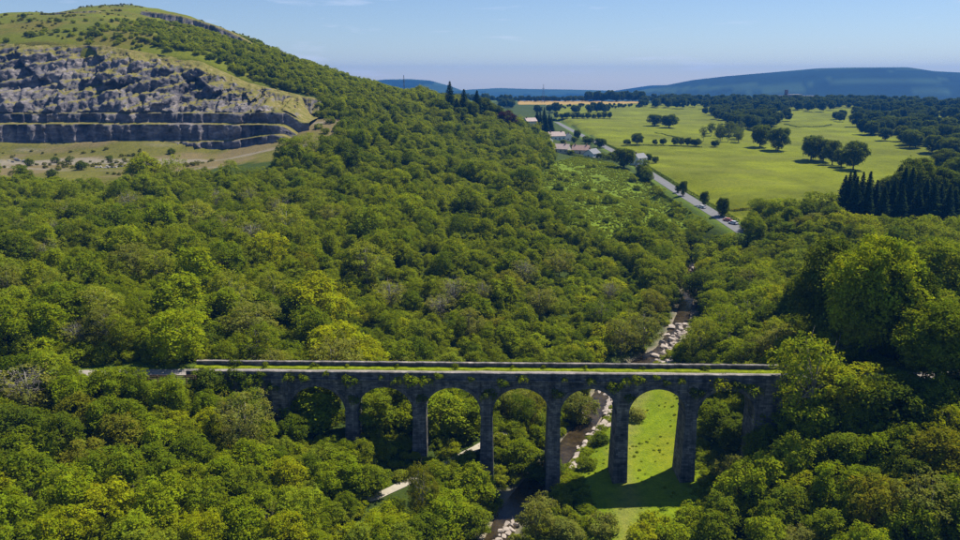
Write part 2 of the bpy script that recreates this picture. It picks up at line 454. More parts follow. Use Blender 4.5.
def ground_mat(name):
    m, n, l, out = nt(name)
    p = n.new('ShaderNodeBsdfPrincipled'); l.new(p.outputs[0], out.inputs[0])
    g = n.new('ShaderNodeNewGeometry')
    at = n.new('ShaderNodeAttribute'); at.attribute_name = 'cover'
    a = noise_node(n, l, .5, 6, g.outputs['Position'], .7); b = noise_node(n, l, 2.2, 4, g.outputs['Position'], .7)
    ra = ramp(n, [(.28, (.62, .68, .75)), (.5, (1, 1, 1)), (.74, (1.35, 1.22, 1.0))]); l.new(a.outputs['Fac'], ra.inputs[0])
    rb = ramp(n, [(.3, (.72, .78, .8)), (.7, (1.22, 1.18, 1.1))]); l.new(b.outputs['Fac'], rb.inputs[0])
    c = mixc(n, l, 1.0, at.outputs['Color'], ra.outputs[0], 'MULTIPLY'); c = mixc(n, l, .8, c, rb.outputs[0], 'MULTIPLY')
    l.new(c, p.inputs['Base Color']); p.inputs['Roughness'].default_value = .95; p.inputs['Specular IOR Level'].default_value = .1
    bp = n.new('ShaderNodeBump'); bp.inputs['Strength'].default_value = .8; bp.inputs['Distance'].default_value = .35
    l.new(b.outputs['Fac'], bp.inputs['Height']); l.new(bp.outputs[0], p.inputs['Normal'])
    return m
M_GROUND = ground_mat('ground_cover')

def grid_faces(nx, ny):
    i = np.arange(ny - 1)[:, None] * nx + np.arange(nx - 1)[None, :]
    return np.stack([i, i + 1, i + 1 + nx, i + nx], -1).reshape(-1, 4)
def set_cover(me, c, name='cover'):
    a = me.color_attributes.new(name, 'FLOAT_COLOR', 'POINT')
    a.data.foreach_set('color', np.concatenate([c, np.ones((len(c), 1))], 1).astype(np.float32).ravel())

gx = np.concatenate([-np.geomspace(6000, 440, 34), np.arange(-420, 200, 3.0), np.arange(200, 520, 5.0), np.geomspace(530, 6000, 40)])
gy = np.concatenate([np.arange(-300, 60, 24.0), np.arange(62, 345, 2.5), np.arange(345, 760, 4.0), np.geomspace(765, 1600, 60), np.geomspace(1640, 6400, 26)])
GX, GY = np.meshgrid(gx, gy); GZ = H(GX, GY)
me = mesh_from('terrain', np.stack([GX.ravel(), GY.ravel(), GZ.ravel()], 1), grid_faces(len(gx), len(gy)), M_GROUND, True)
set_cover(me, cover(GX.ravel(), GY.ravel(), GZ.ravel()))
tag(link('terrain', me), 'valley sides, fields and meadow in one sheet of land', kind='structure')

# ------------------------------------------------------------------ far hills
def far_hill(name, pts, y, depth, seed, mat, base=25, label=''):
    """pts: skyline pixels; a rounded hill whose crest follows them at distance y"""
    us = np.array([p[0] for p in pts], float); vv = np.array([p[1] for p in pts], float)
    n = 130; u = np.linspace(us[0], us[-1], n); v = np.interp(u, us, vv)
    crest = np.array([at_y(a, b, y) for a, b in zip(u, v)])
    k = np.linspace(-1, 1, 31)
    V = []
    for kk in k:
        f = (1 - kk * kk) ** 1.1 if kk < 0 else 1 - kk ** 2
        yy = y + kk * depth
        xx = crest[:, 0] * (1 if kk > 0 else (1 + kk * depth / y * .6))
        zz = base + (crest[:, 2] - base) * f
        zz = zz + (fbm(xx * .0012, np.full(n, yy) * .0012, 4, seed) - .5) * 60 * (1 - f) * f * 2.2
        V.append(np.stack([xx, np.full(n, yy), zz], 1))
    V = np.concatenate(V)
    me = mesh_from(name, V, grid_faces(n, len(k)), mat, True)
    c = np.empty((len(V), 3)); w = fbm(V[:, 0] * .0016, V[:, 2] * .035 + V[:, 1] * .0006, 4, seed + 3)[:, None]
    f2 = fbm(V[:, 0] * .006, V[:, 2] * .12, 3, seed + 9)[:, None]
    c[:] = np.array((.012, .028, .016)) * (.6 + .8 * f2)
    c = np.where(w > .57, np.array((.035, .065, .030)) * (.6 + .8 * f2), c)
    set_cover(me, c)
    return tag(link(name, me), label, kind='structure')
far_hill('hill', [(600,99),(630,94),(668,86),(700,79.5),(730,76),(765,73),(795,70.5),(820,68.2),(850,67.5),(905,67.2),(930,71),(960,72.5),(1010,72),(1060,78),(1150,90),(1250,99)], 4300, 1300, 3, M_GROUND, -150, 'long blue wooded hill on the right horizon')
far_hill('hill', [(560,99),(600,93),(630,88.5),(650,85.5),(668,85),(700,88),(740,99)], 5300, 500, 5, M_GROUND, -150, 'pale shoulder of high ground left of the blue hill')
far_hill('hill', [(300,97),(340,84),(385,79.5),(410,79),(430,80.5),(450,86),(480,97)], 4900, 700, 6, M_GROUND, -150, 'rounded blue hill behind the wooded spur')
far_hill('hill', [(380,98),(430,93),(470,89.5),(500,88),(530,89),(570,89.5),(610,90.5),(650,93),(700,98)], 5700, 450, 8, M_GROUND, -150, 'low far ridge along the horizon')

# ------------------------------------------------------------------ quarry and crags
def rock_mat():
    m, n, l, out = nt('quarry_rock')
    p = n.new('ShaderNodeBsdfPrincipled'); l.new(p.outputs[0], out.inputs[0])
    g = n.new('ShaderNodeNewGeometry')
    mp = n.new('ShaderNodeMapping'); mp.inputs['Scale'].default_value = (.16, .16, .38); l.new(g.outputs['Position'], mp.inputs[0])
    a = noise_node(n, l, 1.0, 7, mp.outputs[0], .68)
    r = ramp(n, [(.28, (.055, .053, .062)), (.46, (.115, .108, .118)), (.58, (.19, .175, .18)), (.74, (.36, .325, .315))]); l.new(a.outputs['Fac'], r.inputs[0])
    b = noise_node(n, l, .045, 3, g.outputs['Position']); rb = ramp(n, [(.35, (.62, .64, .70)), (.62, (1.42, 1.36, 1.30))]); l.new(b.outputs['Fac'], rb.inputs[0])
    c = mixc(n, l, 1.0, r.outputs[0], rb.outputs[0], 'MULTIPLY')
    at = n.new('ShaderNodeAttribute'); at.attribute_name = 'grown'
    gn = noise_node(n, l, .35, 5, g.outputs['Position'], .65)
    gr = ramp(n, [(.35, (.115, .125, .014)), (.55, (.19, .16, .035)), (.7, (.30, .24, .13))]); l.new(gn.outputs['Fac'], gr.inputs[0])
    c = mixc(n, l, at.outputs['Fac'], c, gr.outputs[0])
    l.new(c, p.inputs['Base Color']); p.inputs['Roughness'].default_value = .9; p.inputs['Specular IOR Level'].default_value = .25
    bn = noise_node(n, l, .9, 5, g.outputs['Position'], .7)
    bp = n.new('ShaderNodeBump'); bp.inputs['Strength'].default_value = .9; bp.inputs['Distance'].default_value = .7
    l.new(bn.outputs['Fac'], bp.inputs['Height']); l.new(bp.outputs[0], p.inputs['Normal'])
    return m
M_ROCK = rock_mat()
def grown_attr(me, V, F, extra=0.0, steep=.62):
    """grass settles on flat ground between the rocks: by the slope of the real faces"""
    me.update()
    nz = np.empty(len(me.vertices) * 3, np.float32); me.vertices.foreach_get('normal', nz); nz = nz.reshape(-1, 3)[:, 2]
    w = np.clip((nz - steep + .25 * (fbm(V[:, 0] * .1, V[:, 2] * .2, 3, 51) - .5) + extra) / .12, 0, 1)
    a = me.attributes.new('grown', 'FLOAT', 'POINT'); a.data.foreach_set('value', w.astype(np.float32))

def build_quarry():
    xs = np.arange(-428, -101, .85); nx = len(xs)
    y0, z0, yr, zr = quarry_line(xs)
    e = 1 - sstep(-124, -104, xs)                        # the benches die out where the spur begins
    sa = sstep(-330, -262, xs)                           # the low first step shows only towards the spur
    b1 = np.interp(xs, [-430, -250, -150, -98], [53.2, 53.4, 53.2, 54.0]); b2 = b1 + .9 + np.interp(xs, [-430, -150, -98], [4.6, 5.5, 7])
    pts = []                                              # profile knots: (y, z, samples to the next knot)
    pts.append((y0 - 4, z0 - 3.0, 3)); pts.append((y0 - .5, z0 - .2, 5))
    pts.append((y0 + .6, z0 + 3.6 * sa + .2, 4)); pts.append((y0 + 4.2 * sa + 1.0, z0 + 4.1 * sa + .6, 15))
    pts.append((y0 + 7.0, b1, 7)); pts.append((y0 + 13.5, b1 + .9, 6)); pts.append((y0 + 14.6, b2, 5)); pts.append((y0 + 19, b2 + .6, 84))
    pts.append((yr - 1.0, zr - .3, 6)); pts.append((yr + 8, zr - 1.6, 1))
    rowsY, rowsZ, up = [], [], []
    for i in range(len(pts) - 1):
        a, b = pts[i], pts[i + 1]
        for k in range(a[2]):
            t = k / a[2]
            yy = a[0] * (1 - t) + b[0] * t; zz = a[1] * (1 - t) + b[1] * t
            if i == 7:                                   # big face: gentle talus below, steep cliffs above
                prof = np.interp(t, [0, .1, .28, .36, .55, .62, .82, .88, 1], [0, .13, .30, .32, .56, .60, .83, .86, 1])
                zz = a[1] * (1 - prof) + b[1] * prof
            rowsY.append(yy); rowsZ.append(zz); up.append(np.full(nx, 1.0 if i == 7 else (.35 if i in (1, 3, 5) else .12)))
    rowsY.append(pts[-1][0]); rowsZ.append(pts[-1][1]); up.append(np.zeros(nx))
    X = np.tile(xs, (len(rowsY), 1)); Y = np.array(rowsY); Z = np.array(rowsZ); UP = np.array(up)
    S = Z * 1.0 + (Y - 449) * .35
    # buttresses and gullies, broken planes at three sizes, dipping beds
    big = fbm(X * .030 + Z * .012, S * .018, 3, 61) - .5
    ridg = 1 - abs(2 * fbm((X + .75 * Z) * .045, (S - .3 * X) * .02, 3, 62) - 1)
    A_, B_ = (X + .55 * Z), (Z - .45 * X)
    f1 = facets(A_ * .050, B_ * .040, 63, 1.5); f2 = facets(A_ * .13, B_ * .10, 64, 1.4); f3 = facets(A_ * .30, B_ * .26, 65, 1.5); f4 = facets(A_ * .62, B_ * .50, 70, 1.6)
    q = (Z - .30 * X + 9 * fbm(X * .02, Z * .02, 2, 68)) / 8.0; fr = q - np.floor(q)
    ledge = (fr - sstep(.62, .98, fr)) * 8.0
    disp = UP * (13 * big + 7.0 * (ridg - .6) + 8.0 * f1 + 2.2 * f2 + 1.5 * f3 + 1.0 * f4) + (UP > .9) * ledge * .95
    face = ((UP > .3) & (UP < .9))
    fb = facets((X + .12 * Z) * .17, Z * .03, 66, 1.6); fc = facets((X - .1 * Z) * .45, Z * .10, 69, 1.4)
    disp = disp + face * (4.0 * fb + 1.8 * fc)
    ed = sstep(0, 6, np.arange(len(rowsY)))[:, None] * sstep(1, 20, np.arange(len(rowsY))[::-1])[:, None] * e[None, :]
    disp = disp * ed
    Y2 = Y - disp * .9; Z2 = Z + disp * .12 * (UP > .9) - (1 - e)[None, :] ** 2 * 7
    Z2 = Z2 + UP * ed * 1.2 * f3
    V = np.stack([X.ravel() + (disp * .25).ravel(), Y2.ravel(), Z2.ravel()], 1)
    F = grid_faces(nx, len(rowsY))
    me = mesh_from('quarry_face', V, F, M_ROCK, False)
    patch = .30 * (fbm(V[:, 0] * .028, V[:, 2] * .05, 3, 71) - .52)
    rim = .5 * sstep(-14, -2, (Z - zr[None, :])).ravel()
    grown_attr(me, V, F, patch + rim * .6, .80)
    return tag(link('quarry_face', me), 'grey limestone quarry face in benches under the hill', kind='structure')
build_quarry()

def rock_band(name, pix, y_of, height_px, seed, label, back=9):
    """a crag along a line of skyline pixels"""
    P = []
    us = np.linspace(pix[0][0], pix[-1][0], int(abs(pix[-1][0] - pix[0][0]) * 1.4))
    vt = np.interp(us, [p[0] for p in pix], [p[1] for p in pix]); yy = np.interp(us, [p[0] for p in pix], y_of)
    hh = np.interp(us, [p[0] for p in pix], height_px)
    T = np.array([at_y(u, v, y) for u, v, y in zip(us, vt, yy)])
    Bz = np.array([at_y(u, v + h, y - 15)[2] for u, v, h, y in zip(us, vt, hh, yy)])
    n = len(us); R = []
    rows = 13
    for k in range(rows):
        t = k / (rows - 1)
        z = Bz - 6 + (T[:, 2] - Bz + 6) * t; y = T[:, 1] - 15 + 13.5 * t ** .9
        c1 = .5 + facets(us * .22 + z * .05, z * .12, seed); c2 = .5 + facets(us * .6, z * .3, seed + 1)
        d = (4.2 * (c1 - .5) + 1.6 * (c2 - .5)) * (math.sin(math.pi * min(1, t * 1.05)) ** .4 if 0 < t < 1 else .15)
        R.append(np.stack([T[:, 0] + d * .3, y - d, z], 1))
    for k, (dy, dz) in enumerate(((3, .5), (7, .3), (14, -2.5), (26, -9))):
        R.append(np.stack([T[:, 0], T[:, 1] + dy, T[:, 2] + dz], 1))
    V = np.concatenate(R); F = grid_faces(n, len(R))
    me = mesh_from(name, V, F, M_ROCK, False)
    grown_attr(me, V, F, 0, .66)
    return tag(link(name, me), label, kind='structure')
rock_band('crag', [(142,11),(160,13),(178,15.5),(195,20),(212,25),(228,31),(240,37),(252,44)], [690,686,680,674,668,662,656,650], [8,13,16,17,17,16,12,4], 81, 'grey crag along the crest of the hill')
rock_band('crag', [(48,15),(58,12.5),(75,12),(95,10.5),(112,14)], [668,670,670,668,668], [4,7,7,9,4], 85, 'dark low outcrop under the summit')
rock_band('crag', [(232,86),(250,88),(270,91),(290,96),(310,98),(322,101)], [506,504,502,500,498,496], [3,9,10,8,7,2], 88, 'broken rock outcrop among bushes right of the quarry')

# ------------------------------------------------------------------ ribbons: water, road, paths
def ribbon(name, pts, half, mat, label, lift=.06, drape=True, step=2.5, kind='structure', wob=0.0, skip=None):
    P = []
    for a, b in zip(pts[:-1], pts[1:]):
        L = math.hypot(b[0] - a[0], b[1] - a[1]); n = max(1, int(L / step))
        for i in range(n): P.append([a[k] + (b[k] - a[k]) * i / n for k in range(3)])
    P.append(list(pts[-1])); P = np.array(P)
    for _ in range(6): P[1:-1] = (P[:-2] + 2 * P[1:-1] + P[2:]) / 4
    D = np.gradient(P[:, :2], axis=0); D /= np.linalg.norm(D, axis=1)[:, None]; N = np.stack([-D[:, 1], D[:, 0]], 1)
    k = np.linspace(-1, 1, 7); V = []
    wl_ = half * (1 + wob * (fbm(np.arange(len(P)) * .3, np.zeros(len(P)), 2, 91) - .5) * 2)
    wr_ = half * (1 + wob * (fbm(np.arange(len(P)) * .3, np.ones(len(P)) * 9, 2, 92) - .5) * 2)
    for kk in k:
        w = np.where(kk < 0, wl_, wr_) * kk
        q = P[:, :2] + N * w[:, None]
        z = np.maximum(H(q[:, 0], q[:, 1]), H(P[:, 0], P[:, 1])) + lift if drape else P[:, 2] + lift
        V.append(np.stack([q[:, 0], q[:, 1], z], 1))
    V = np.stack(V, 1).reshape(-1, 3)
    me = mesh_from(name, V, grid_faces(7, len(P)), mat, True)
    return tag(link(name, me), label, kind=kind)
def water_mat():
    m, n, l, out = nt('river_water')
    p = n.new('ShaderNodeBsdfPrincipled'); l.new(p.outputs[0], out.inputs[0])
    g = n.new('ShaderNodeNewGeometry'); t = noise_node(n, l, .5, 4, g.outputs['Position'])
    r = ramp(n, [(.35, (.022, .016, .008)), (.6, (.050, .036, .016)), (.8, (.10, .075, .035))]); l.new(t.outputs['Fac'], r.inputs[0]); l.new(r.outputs[0], p.inputs['Base Color'])
    p.inputs['Roughness'].default_value = .12; p.inputs['IOR'].default_value = 1.33
    tb = noise_node(n, l, 2.4, 3, g.outputs['Position']); b = n.new('ShaderNodeBump'); b.inputs['Strength'].default_value = .35; b.inputs['Distance'].default_value = .15
    l.new(tb.outputs['Fac'], b.inputs['Height']); l.new(b.outputs[0], p.inputs['Normal'])
    return m
ribbon('river', RIVER, 2.5, water_mat(), 'shallow brown river winding down the valley', lift=-.15, drape=False, wob=.25)
M_TRACK = simple('gravel', (.29, .26, .235), .95, .18, .8, .4, 6)
M_ASPHALT = simple('road_asphalt', (.15, .15, .155), .85, .15, .5, .2, 5)
M_PALEPATH = simple('path_dust', (.40, .36, .29), .95, .12, .7, .3, 5)
ribbon('track', TRACK, 1.7, M_TRACK, 'gravel track on the embankment left of the viaduct', lift=.07)
ribbon('track', TRACK_R, 1.5, M_TRACK, 'gravel track leaving the right end of the viaduct', lift=.07)
ribbon('footpath', FOOTPATH, 1.0, M_PALEPATH, 'pale footpath passing under the viaduct', lift=.08, wob=.15, step=1.2)
ribbon('road', ROAD, 3.3, M_ASPHALT, 'grey lane running past the houses and the fields', lift=.12)

# ------------------------------------------------------------------ viaduct
def stone_mat(name, dark, light, bw=.95, bh=.36, pale=None):
    m, n, l, out = nt(name)
    p = n.new('ShaderNodeBsdfPrincipled'); l.new(p.outputs[0], out.inputs[0])
    tc = n.new('ShaderNodeTexCoord'); sx = n.new('ShaderNodeSeparateXYZ'); l.new(tc.outputs['Object'], sx.inputs[0])
    cx = n.new('ShaderNodeCombineXYZ')
    l.new(mathn(n, l, 'ADD', sx.outputs['X'], mathn(n, l, 'MULTIPLY', sx.outputs['Y'], .97)), cx.inputs['X']); l.new(sx.outputs['Z'], cx.inputs['Y'])
    br = n.new('ShaderNodeTexBrick'); br.inputs['Scale'].default_value = 1.0; br.inputs['Brick Width'].default_value = bw; br.inputs['Row Height'].default_value = bh
    br.inputs['Mortar Size'].default_value = .02; br.inputs['Bias'].default_value = 0
    br.inputs['Color1'].default_value = (*dark, 1); br.inputs['Color2'].default_value = (*light, 1); br.inputs['Mortar'].default_value = tuple(c * .55 for c in dark) + (1,)
    l.new(cx.outputs[0], br.inputs['Vector'])
    st = noise_node(n, l, .35, 5, tc.outputs['Object']); rs = ramp(n, [(.30, (.40, .42, .45)), (.50, (.95, .95, .95)), (.62, (1.2, 1.15, 1.08)), (.74, (2.1, 1.95, 1.75))]); l.new(st.outputs['Fac'], rs.inputs[0])
    mp = n.new('ShaderNodeMapping'); mp.inputs['Scale'].default_value = (.9, .9, .12); l.new(tc.outputs['Object'], mp.inputs[0])
    sk = noise_node(n, l, 1.0, 4, mp.outputs[0]); rk = ramp(n, [(.33, (.38, .40, .40)), (.55, (1.05, 1.05, 1.05)), (.72, (1.6, 1.55, 1.45))]); l.new(sk.outputs['Fac'], rk.inputs[0])
    c = mixc(n, l, .9, br.outputs['Color'], rs.outputs[0], 'MULTIPLY'); c = mixc(n, l, .8, c, rk.outputs[0], 'MULTIPLY')
    l.new(c, p.inputs['Base Color']); p.inputs['Roughness'].default_value = .92; p.inputs['Specular IOR Level'].default_value = .2
    b = n.new('ShaderNodeBump'); b.inputs['Strength'].default_value = .7; b.inputs['Distance'].default_value = .08
    l.new(mathn(n, l, 'ADD', br.outputs['Fac'], mathn(n, l, 'MULTIPLY', st.outputs['Fac'], -1.5)), b.inputs['Height']); b.invert = True
    l.new(b.outputs[0], p.inputs['Normal'])
    return m
M_STONE = stone_mat('viaduct_stone', (.072, .072, .078), (.175, .170, .168))
M_COPING = stone_mat('coping_stone', (.17, .155, .145), (.27, .245, .23), 1.5, 3)
M_ARCHSTONE = stone_mat('arch_stone', (.085, .083, .086), (.17, .163, .158), .6, .5)
M_PIERSTONE = stone_mat('pier_stone', (.080, .078, .080), (.205, .195, .183), .95, .42)
S = 13.62; PW = 1.15; RAD = S / 2 - PW; CROWN = 20.2; SPR = CROWN - RAD; WID = 6.35
SL, SR = -2 * S - PW - 2 * RAD, 3 * S + PW + 2 * RAD          # inner faces of the two abutments
EL, ER = -60.0, 67.0
via = empty('viaduct', (VO[0], VO[1], 0), VA)
tag(via, 'grey stone railway viaduct of seven round arches across the valley', 'viaduct')
def vpart(name, mb, mat, parent=None, label=None):
    me = mb.mesh(name, mat); fix_normals(me)
    o = link(name, me, parent or via)
    if label: o['label'] = label
    return o
piers = []
for k in range(-2, 4):
    s0 = k * S; g = float(min(H(*vpt(s0 + a, b)) for a in (-1.4, 1.4) for b in (0, 6))) - 1.2
    mb = MB(); mb.taper(s0 - PW, s0 + PW, .18, WID - .18, g, SPR - .3, .38); 
    pr = vpart('pier', mb, M_PIERSTONE); piers.append(pr)
    mb = MB(); mb.box(s0 - PW - .14, s0 + PW + .14, .02, WID - .02, SPR - .3, SPR + .12); vpart('impost', mb, M_COPING if False else M_ARCHSTONE, pr)
    for ta, tb in ((.06, .4), (WID - .4, WID - .06)): mb = MB(); mb.box(s0 - PW + .1, s0 + PW - .1, ta, tb, SPR + .12, 21.55); vpart('pilaster', mb, M_PIERSTONE, pr)
centres = [SL + RAD + i * S for i in range(7)]
NA = 22
for i, c in enumerate(centres):
    mb = MB(); th = .72
    for t0, t1, in ((.14, WID - .14),):
        V = []; 
        for j in range(NA + 1):
            w = math.pi * j / NA; ca, sa = math.cos(w), math.sin(w)
            for rr in (RAD, RAD + th):
                for t in (t0, t1): V.append((c + ca * rr, t, SPR + .12 * (1 - sa) + sa * rr))
        F = []
        for j in range(NA):
            a = j * 4; b = a + 4
            F += [(a, b, b + 1, a + 1), (a + 2, a + 3, b + 3, b + 2), (a, a + 2, b + 2, b), (a + 1, b + 1, b + 3, a + 3)]
        F += [(0, 1, 3, 2), (NA*4, NA*4+2, NA*4+3, NA*4+1)]
        mb.add(V, F)
    vpart('arch', mb, M_ARCHSTONE)
for t0, t1 in ((.28, .75), (WID - .75, WID - .28)):              # spandrel walls with round openings
    mb = MB(); top = 21.6
    def strip(xa, za, xb, zb):
        mb.add([(xa,t0,za),(xb,t0,zb),(xb,t0,top),(xa,t0,top),(xa,t1,za),(xb,t1,zb),(xb,t1,top),(xa,t1,top)],
               [(0,1,2,3),(7,6,5,4),(0,4,5,1),(3,2,6,7)])
    R2 = RAD + .35
    for i, c in enumerate(centres):
        for j in range(NA):
            w0 = math.pi - math.pi * j / NA; w1 = math.pi - math.pi * (j + 1) / NA
            strip(c + math.cos(w0) * R2, SPR + math.sin(w0) * R2, c + math.cos(w1) * R2, SPR + math.sin(w1) * R2)
        if i < 6: strip(c + R2, SPR, c + S - R2, SPR)
    strip(SL - 3.2, SPR, centres[0] - R2, SPR); strip(centres[-1] + R2, SPR, SR + 3.2, SPR)
    vpart('spandrel_wall', mb, M_STONE)
for name, a, b in (('abutment', EL, SL), ('abutment', SR, ER)):
    left = a == EL
    e0, e1 = (SL - 3.2, SL) if left else (SR, SR + 3.2)
    mb = MB(); mb.taper(e0, e1, .05, WID - .05, 2.0 if not left else 5.0, SPR + .1, .3)
    ab = vpart(name, mb, M_PIERSTONE)
    for ta, tb in ((-.12, .5), (WID - .5, WID + .12)): mb = MB(); mb.box(e0, e1, ta, tb, SPR + .1, 21.6); vpart('pilaster', mb, M_PIERSTONE, ab)
    mb = MB(); mb.box(a if left else e1, e0 if left else b, .22, WID - .22, 6.0, 21.6); vpart('wing_wall', mb, M_STONE, ab)
    # the inside of the abutment pilaster up to the deck
    mb = MB(); mb.box(e0 + .05, e1 - .05, .5, WID - .5, SPR + .1, 21.55); vpart('core', mb, M_STONE, ab)
mb = MB(); mb.box(EL, ER, .35, WID - .35, 21.15, DECK - .12); vpart('deck', mb, M_STONE)
mb = MB(); mb.box(EL, ER, .72, 5.0, DECK - .2, DECK); vpart('path_surface', mb, M_TRACK, label='pale gravel path along the near side of the deck')
M_VERGE = simple('verge_grass', (.19, .235, .006), .95, .35, 1.2, .8, 5, .1)
vg = MB()
nvs = 320
for i in range(nvs):                                              # uneven strip of turf
    a = EL + (ER - EL) * i / nvs; b = EL + (ER - EL) * (i + 1) / nvs
    ja = 3.75 + .6 * float(fbm(a * .2, 1, 2, 5)); jb = 3.75 + .6 * float(fbm(b * .2, 1, 2, 5))
    za = DECK + .10 + .16 * float(vnoise(a * .9, 3, 6)); zb = DECK + .10 + .16 * float(vnoise(b * .9, 3, 6))
    vg.add([(a, ja, DECK - .05), (b, jb, DECK - .05), (a, ja + .25, za), (b, jb + .25, zb), (a, WID - .72, za + .12), (b, WID - .72, zb + .12)], [(0, 1, 3, 2), (2, 3, 5, 4)])
vpart('grass_verge', vg, M_VERGE, label='strip of green turf along the far parapet')
for t0, t1, far in ((.24, .70, False), (WID - .70, WID - .24, True)):
    mb = MB(); mb.box(EL, ER, t0, t1, 21.6, VZ - .2); pa = vpart('parapet', mb, M_STONE)
    mb = MB(); n = 84
    for i in range(n):                                            # coping stones laid end to end, a little uneven
        a = EL + (ER - EL) * i / n; b = EL + (ER - EL) * (i + 1) / n - .03
        dz = random.uniform(-.025, .025); dt = random.uniform(-.02, .02)
        mb.box(a, b, t0 - .10 + dt, t1 + .10 + dt, VZ - .2, VZ + dz)
    o = vpart('coping', mb, M_COPING, pa); 
    mb = MB(); 
    if not far: mb.box(EL, ER, -.10, .24, 21.62, 21.92)
    else: mb.box(EL, ER, WID - .24, WID + .10, 21.62, 21.92)
    vpart('string_course', mb, M_ARCHSTONE)

# ------------------------------------------------------------------ fence at the left end of the viaduct
M_WOOD = simple('weathered_wood', (.20, .13, .085), .85, .3, 4, .4, 12)
fx0, fx1 = -67.0, -55.8
fence = empty('fence', (fx0, 136.6, 0)); tag(fence, 'brown post and rail fence beside the embankment track', 'fence')
npost = 7
for i in range(npost):
    x = (fx1 - fx0) * i / (npost - 1); g = float(H(fx0 + x, 136.6 ))
    mb = MB(); mb.box(x - .08, x + .08, -.08, .08, g - .4, DECK + 1.25 + .04 * math.sin(i * 5)); link('post', mb.mesh('post', M_WOOD), fence)
for hgt in (.45, .85, 1.18):
    for i in range(npost - 1):
        xa = (fx1 - fx0) * i / (npost - 1); xb = (fx1 - fx0) * (i + 1) / (npost - 1)
        mb = MB(); mb.box(xa + .082, xb - .082, -.035, .035, DECK + hgt - .06, DECK + hgt + .06); link('rail', mb.mesh('rail', M_WOOD), fence)

# ------------------------------------------------------------------ plants: prototypes
def leaf_mesh(name, C, Nrm, size, shade, mat, aspect=.62):
    """one small folded quad per leaf spray: centres C, normals Nrm"""
    n = len(C)
    Nrm = Nrm / (np.linalg.norm(Nrm, axis=1)[:, None] + 1e-9)
    a = np.cross(Nrm, RNG.normal(size=(n, 3))); a /= np.linalg.norm(a, axis=1)[:, None] + 1e-9
    b = np.cross(Nrm, a)
    s = size[:, None]
    bend = Nrm * s * .18
    V = np.stack([C - a * s, C - b * s * aspect - bend, C + a * s, C + b * s * aspect - bend], 1).reshape(-1, 3)
    F = np.arange(n * 4).reshape(n, 4)
    me = mesh_from(name, V, F, mat)
    at = me.color_attributes.new('shade', 'FLOAT_COLOR', 'POINT')
    sh = np.repeat(shade, 4, axis=0)
    at.data.foreach_set('color', np.concatenate([sh, np.ones((len(sh), 1))], 1).astype(np.float32).ravel())
    return me
def unit(n): 
    d = RNG.normal(size=(n, 3)); return d / np.linalg.norm(d, axis=1)[:, None]
def lobes_to_leaves(cent, rad, per, size, crown_c, up=.35, var=.28, flat=.85, m=9):
    """leaves sit in flat sprays, the sprays on the lobes, with dark gaps between them"""
    C, N, Sz, Sh = [], [], [], []
    for c, r in zip(cent, rad):
        n = max(4, int(per * (r ** 2) / m)); d = unit(n)
        out = (c - crown_c); out = out / (np.linalg.norm(out) + 1e-6)
        keep = (d @ out + d[:, 2] * up) > -0.55 + .5 * RNG.random(n)
        d = d[keep]; n = len(d)
        if n == 0: continue
        rr = r * (.62 + .55 * RNG.random(n) ** 1.1)
        p = c + d * rr[:, None] * np.array([1, 1, flat])
        sn = d * .55 + unit(n) * .45 + np.array([0, 0, .60]); sn /= np.linalg.norm(sn, axis=1)[:, None]
        lob = 1 + .20 * (RNG.random() - .5)
        b = lob * (1 + var * (RNG.random(n) - .5) * 1.5); y = RNG.random(n)
        ps = np.repeat(p, m, 0); ns = np.repeat(sn, m, 0); k = n * m
        off = RNG.normal(size=(k, 3)) * size * RNG.uniform(1.2, 2.4, (k, 1)); off -= ns * (off * ns).sum(1)[:, None] * .75
        C.append(ps + off - ns * (np.linalg.norm(off, axis=1) ** 2)[:, None] * .25 / max(size * 3, .2)); N.append(ns + unit(k) * .42)
        Sz.append(size * (.65 + .7 * RNG.random(k)))
        b2 = np.repeat(b, m) * (1 + .25 * (RNG.random(k) - .5)); y2 = np.repeat(y, m)
        Sh.append(np.stack([b2 * (.92 + .20 * y2), b2, b2 * (1.05 - .25 * y2)], 1))
    return np.concatenate(C), np.concatenate(N), np.concatenate(Sz), np.concatenate(Sh)
def make_trunk(name, base_r, H_, top, cent, mat, nl=9, lean=.04, n=6, twig=0):
    mb = MB()
    dx, dy = RNG.normal(size=2) * lean * H_
    tp = np.array([dx, dy, top])
    pts = [(0, 0, -.6), (dx * .1, dy * .1, top * .18), (dx * .5, dy * .45, top * .55), tuple(tp)]
    mb.tube(pts, [base_r * 1.35, base_r, base_r * .7, base_r * .25], n)
    idx = RNG.permutation(len(cent))[:nl]
    for i in idx:
        e = np.array(cent[i]); f = RNG.uniform(.30, .8)
        s = np.array([dx * f * .9, dy * f * .9, top * f * .85]); e2 = s + (e - s) * .92
        mid = s * .45 + e2 * .55 + np.array([0, 0, .08 * H_ * RNG.uniform(-.3, 1)])
        r0 = base_r * RNG.uniform(.32, .5)
        mb.tube([s, mid, e2], [r0, r0 * .6, r0 * .18], 5)
        for k in range(twig):
            q = mid * .5 + e2 * .5 + RNG.normal(size=3) * .02 * H_
            w = q + unit(1)[0] * .16 * H_ + np.array([0, 0, .07 * H_])
            mb.tube([q, (q + w) / 2 + RNG.normal(size=3) * .01 * H_, w], [r0 * .35, r0 * .22, r0 * .08], 4)
    return mb.mesh(name, mat, True)
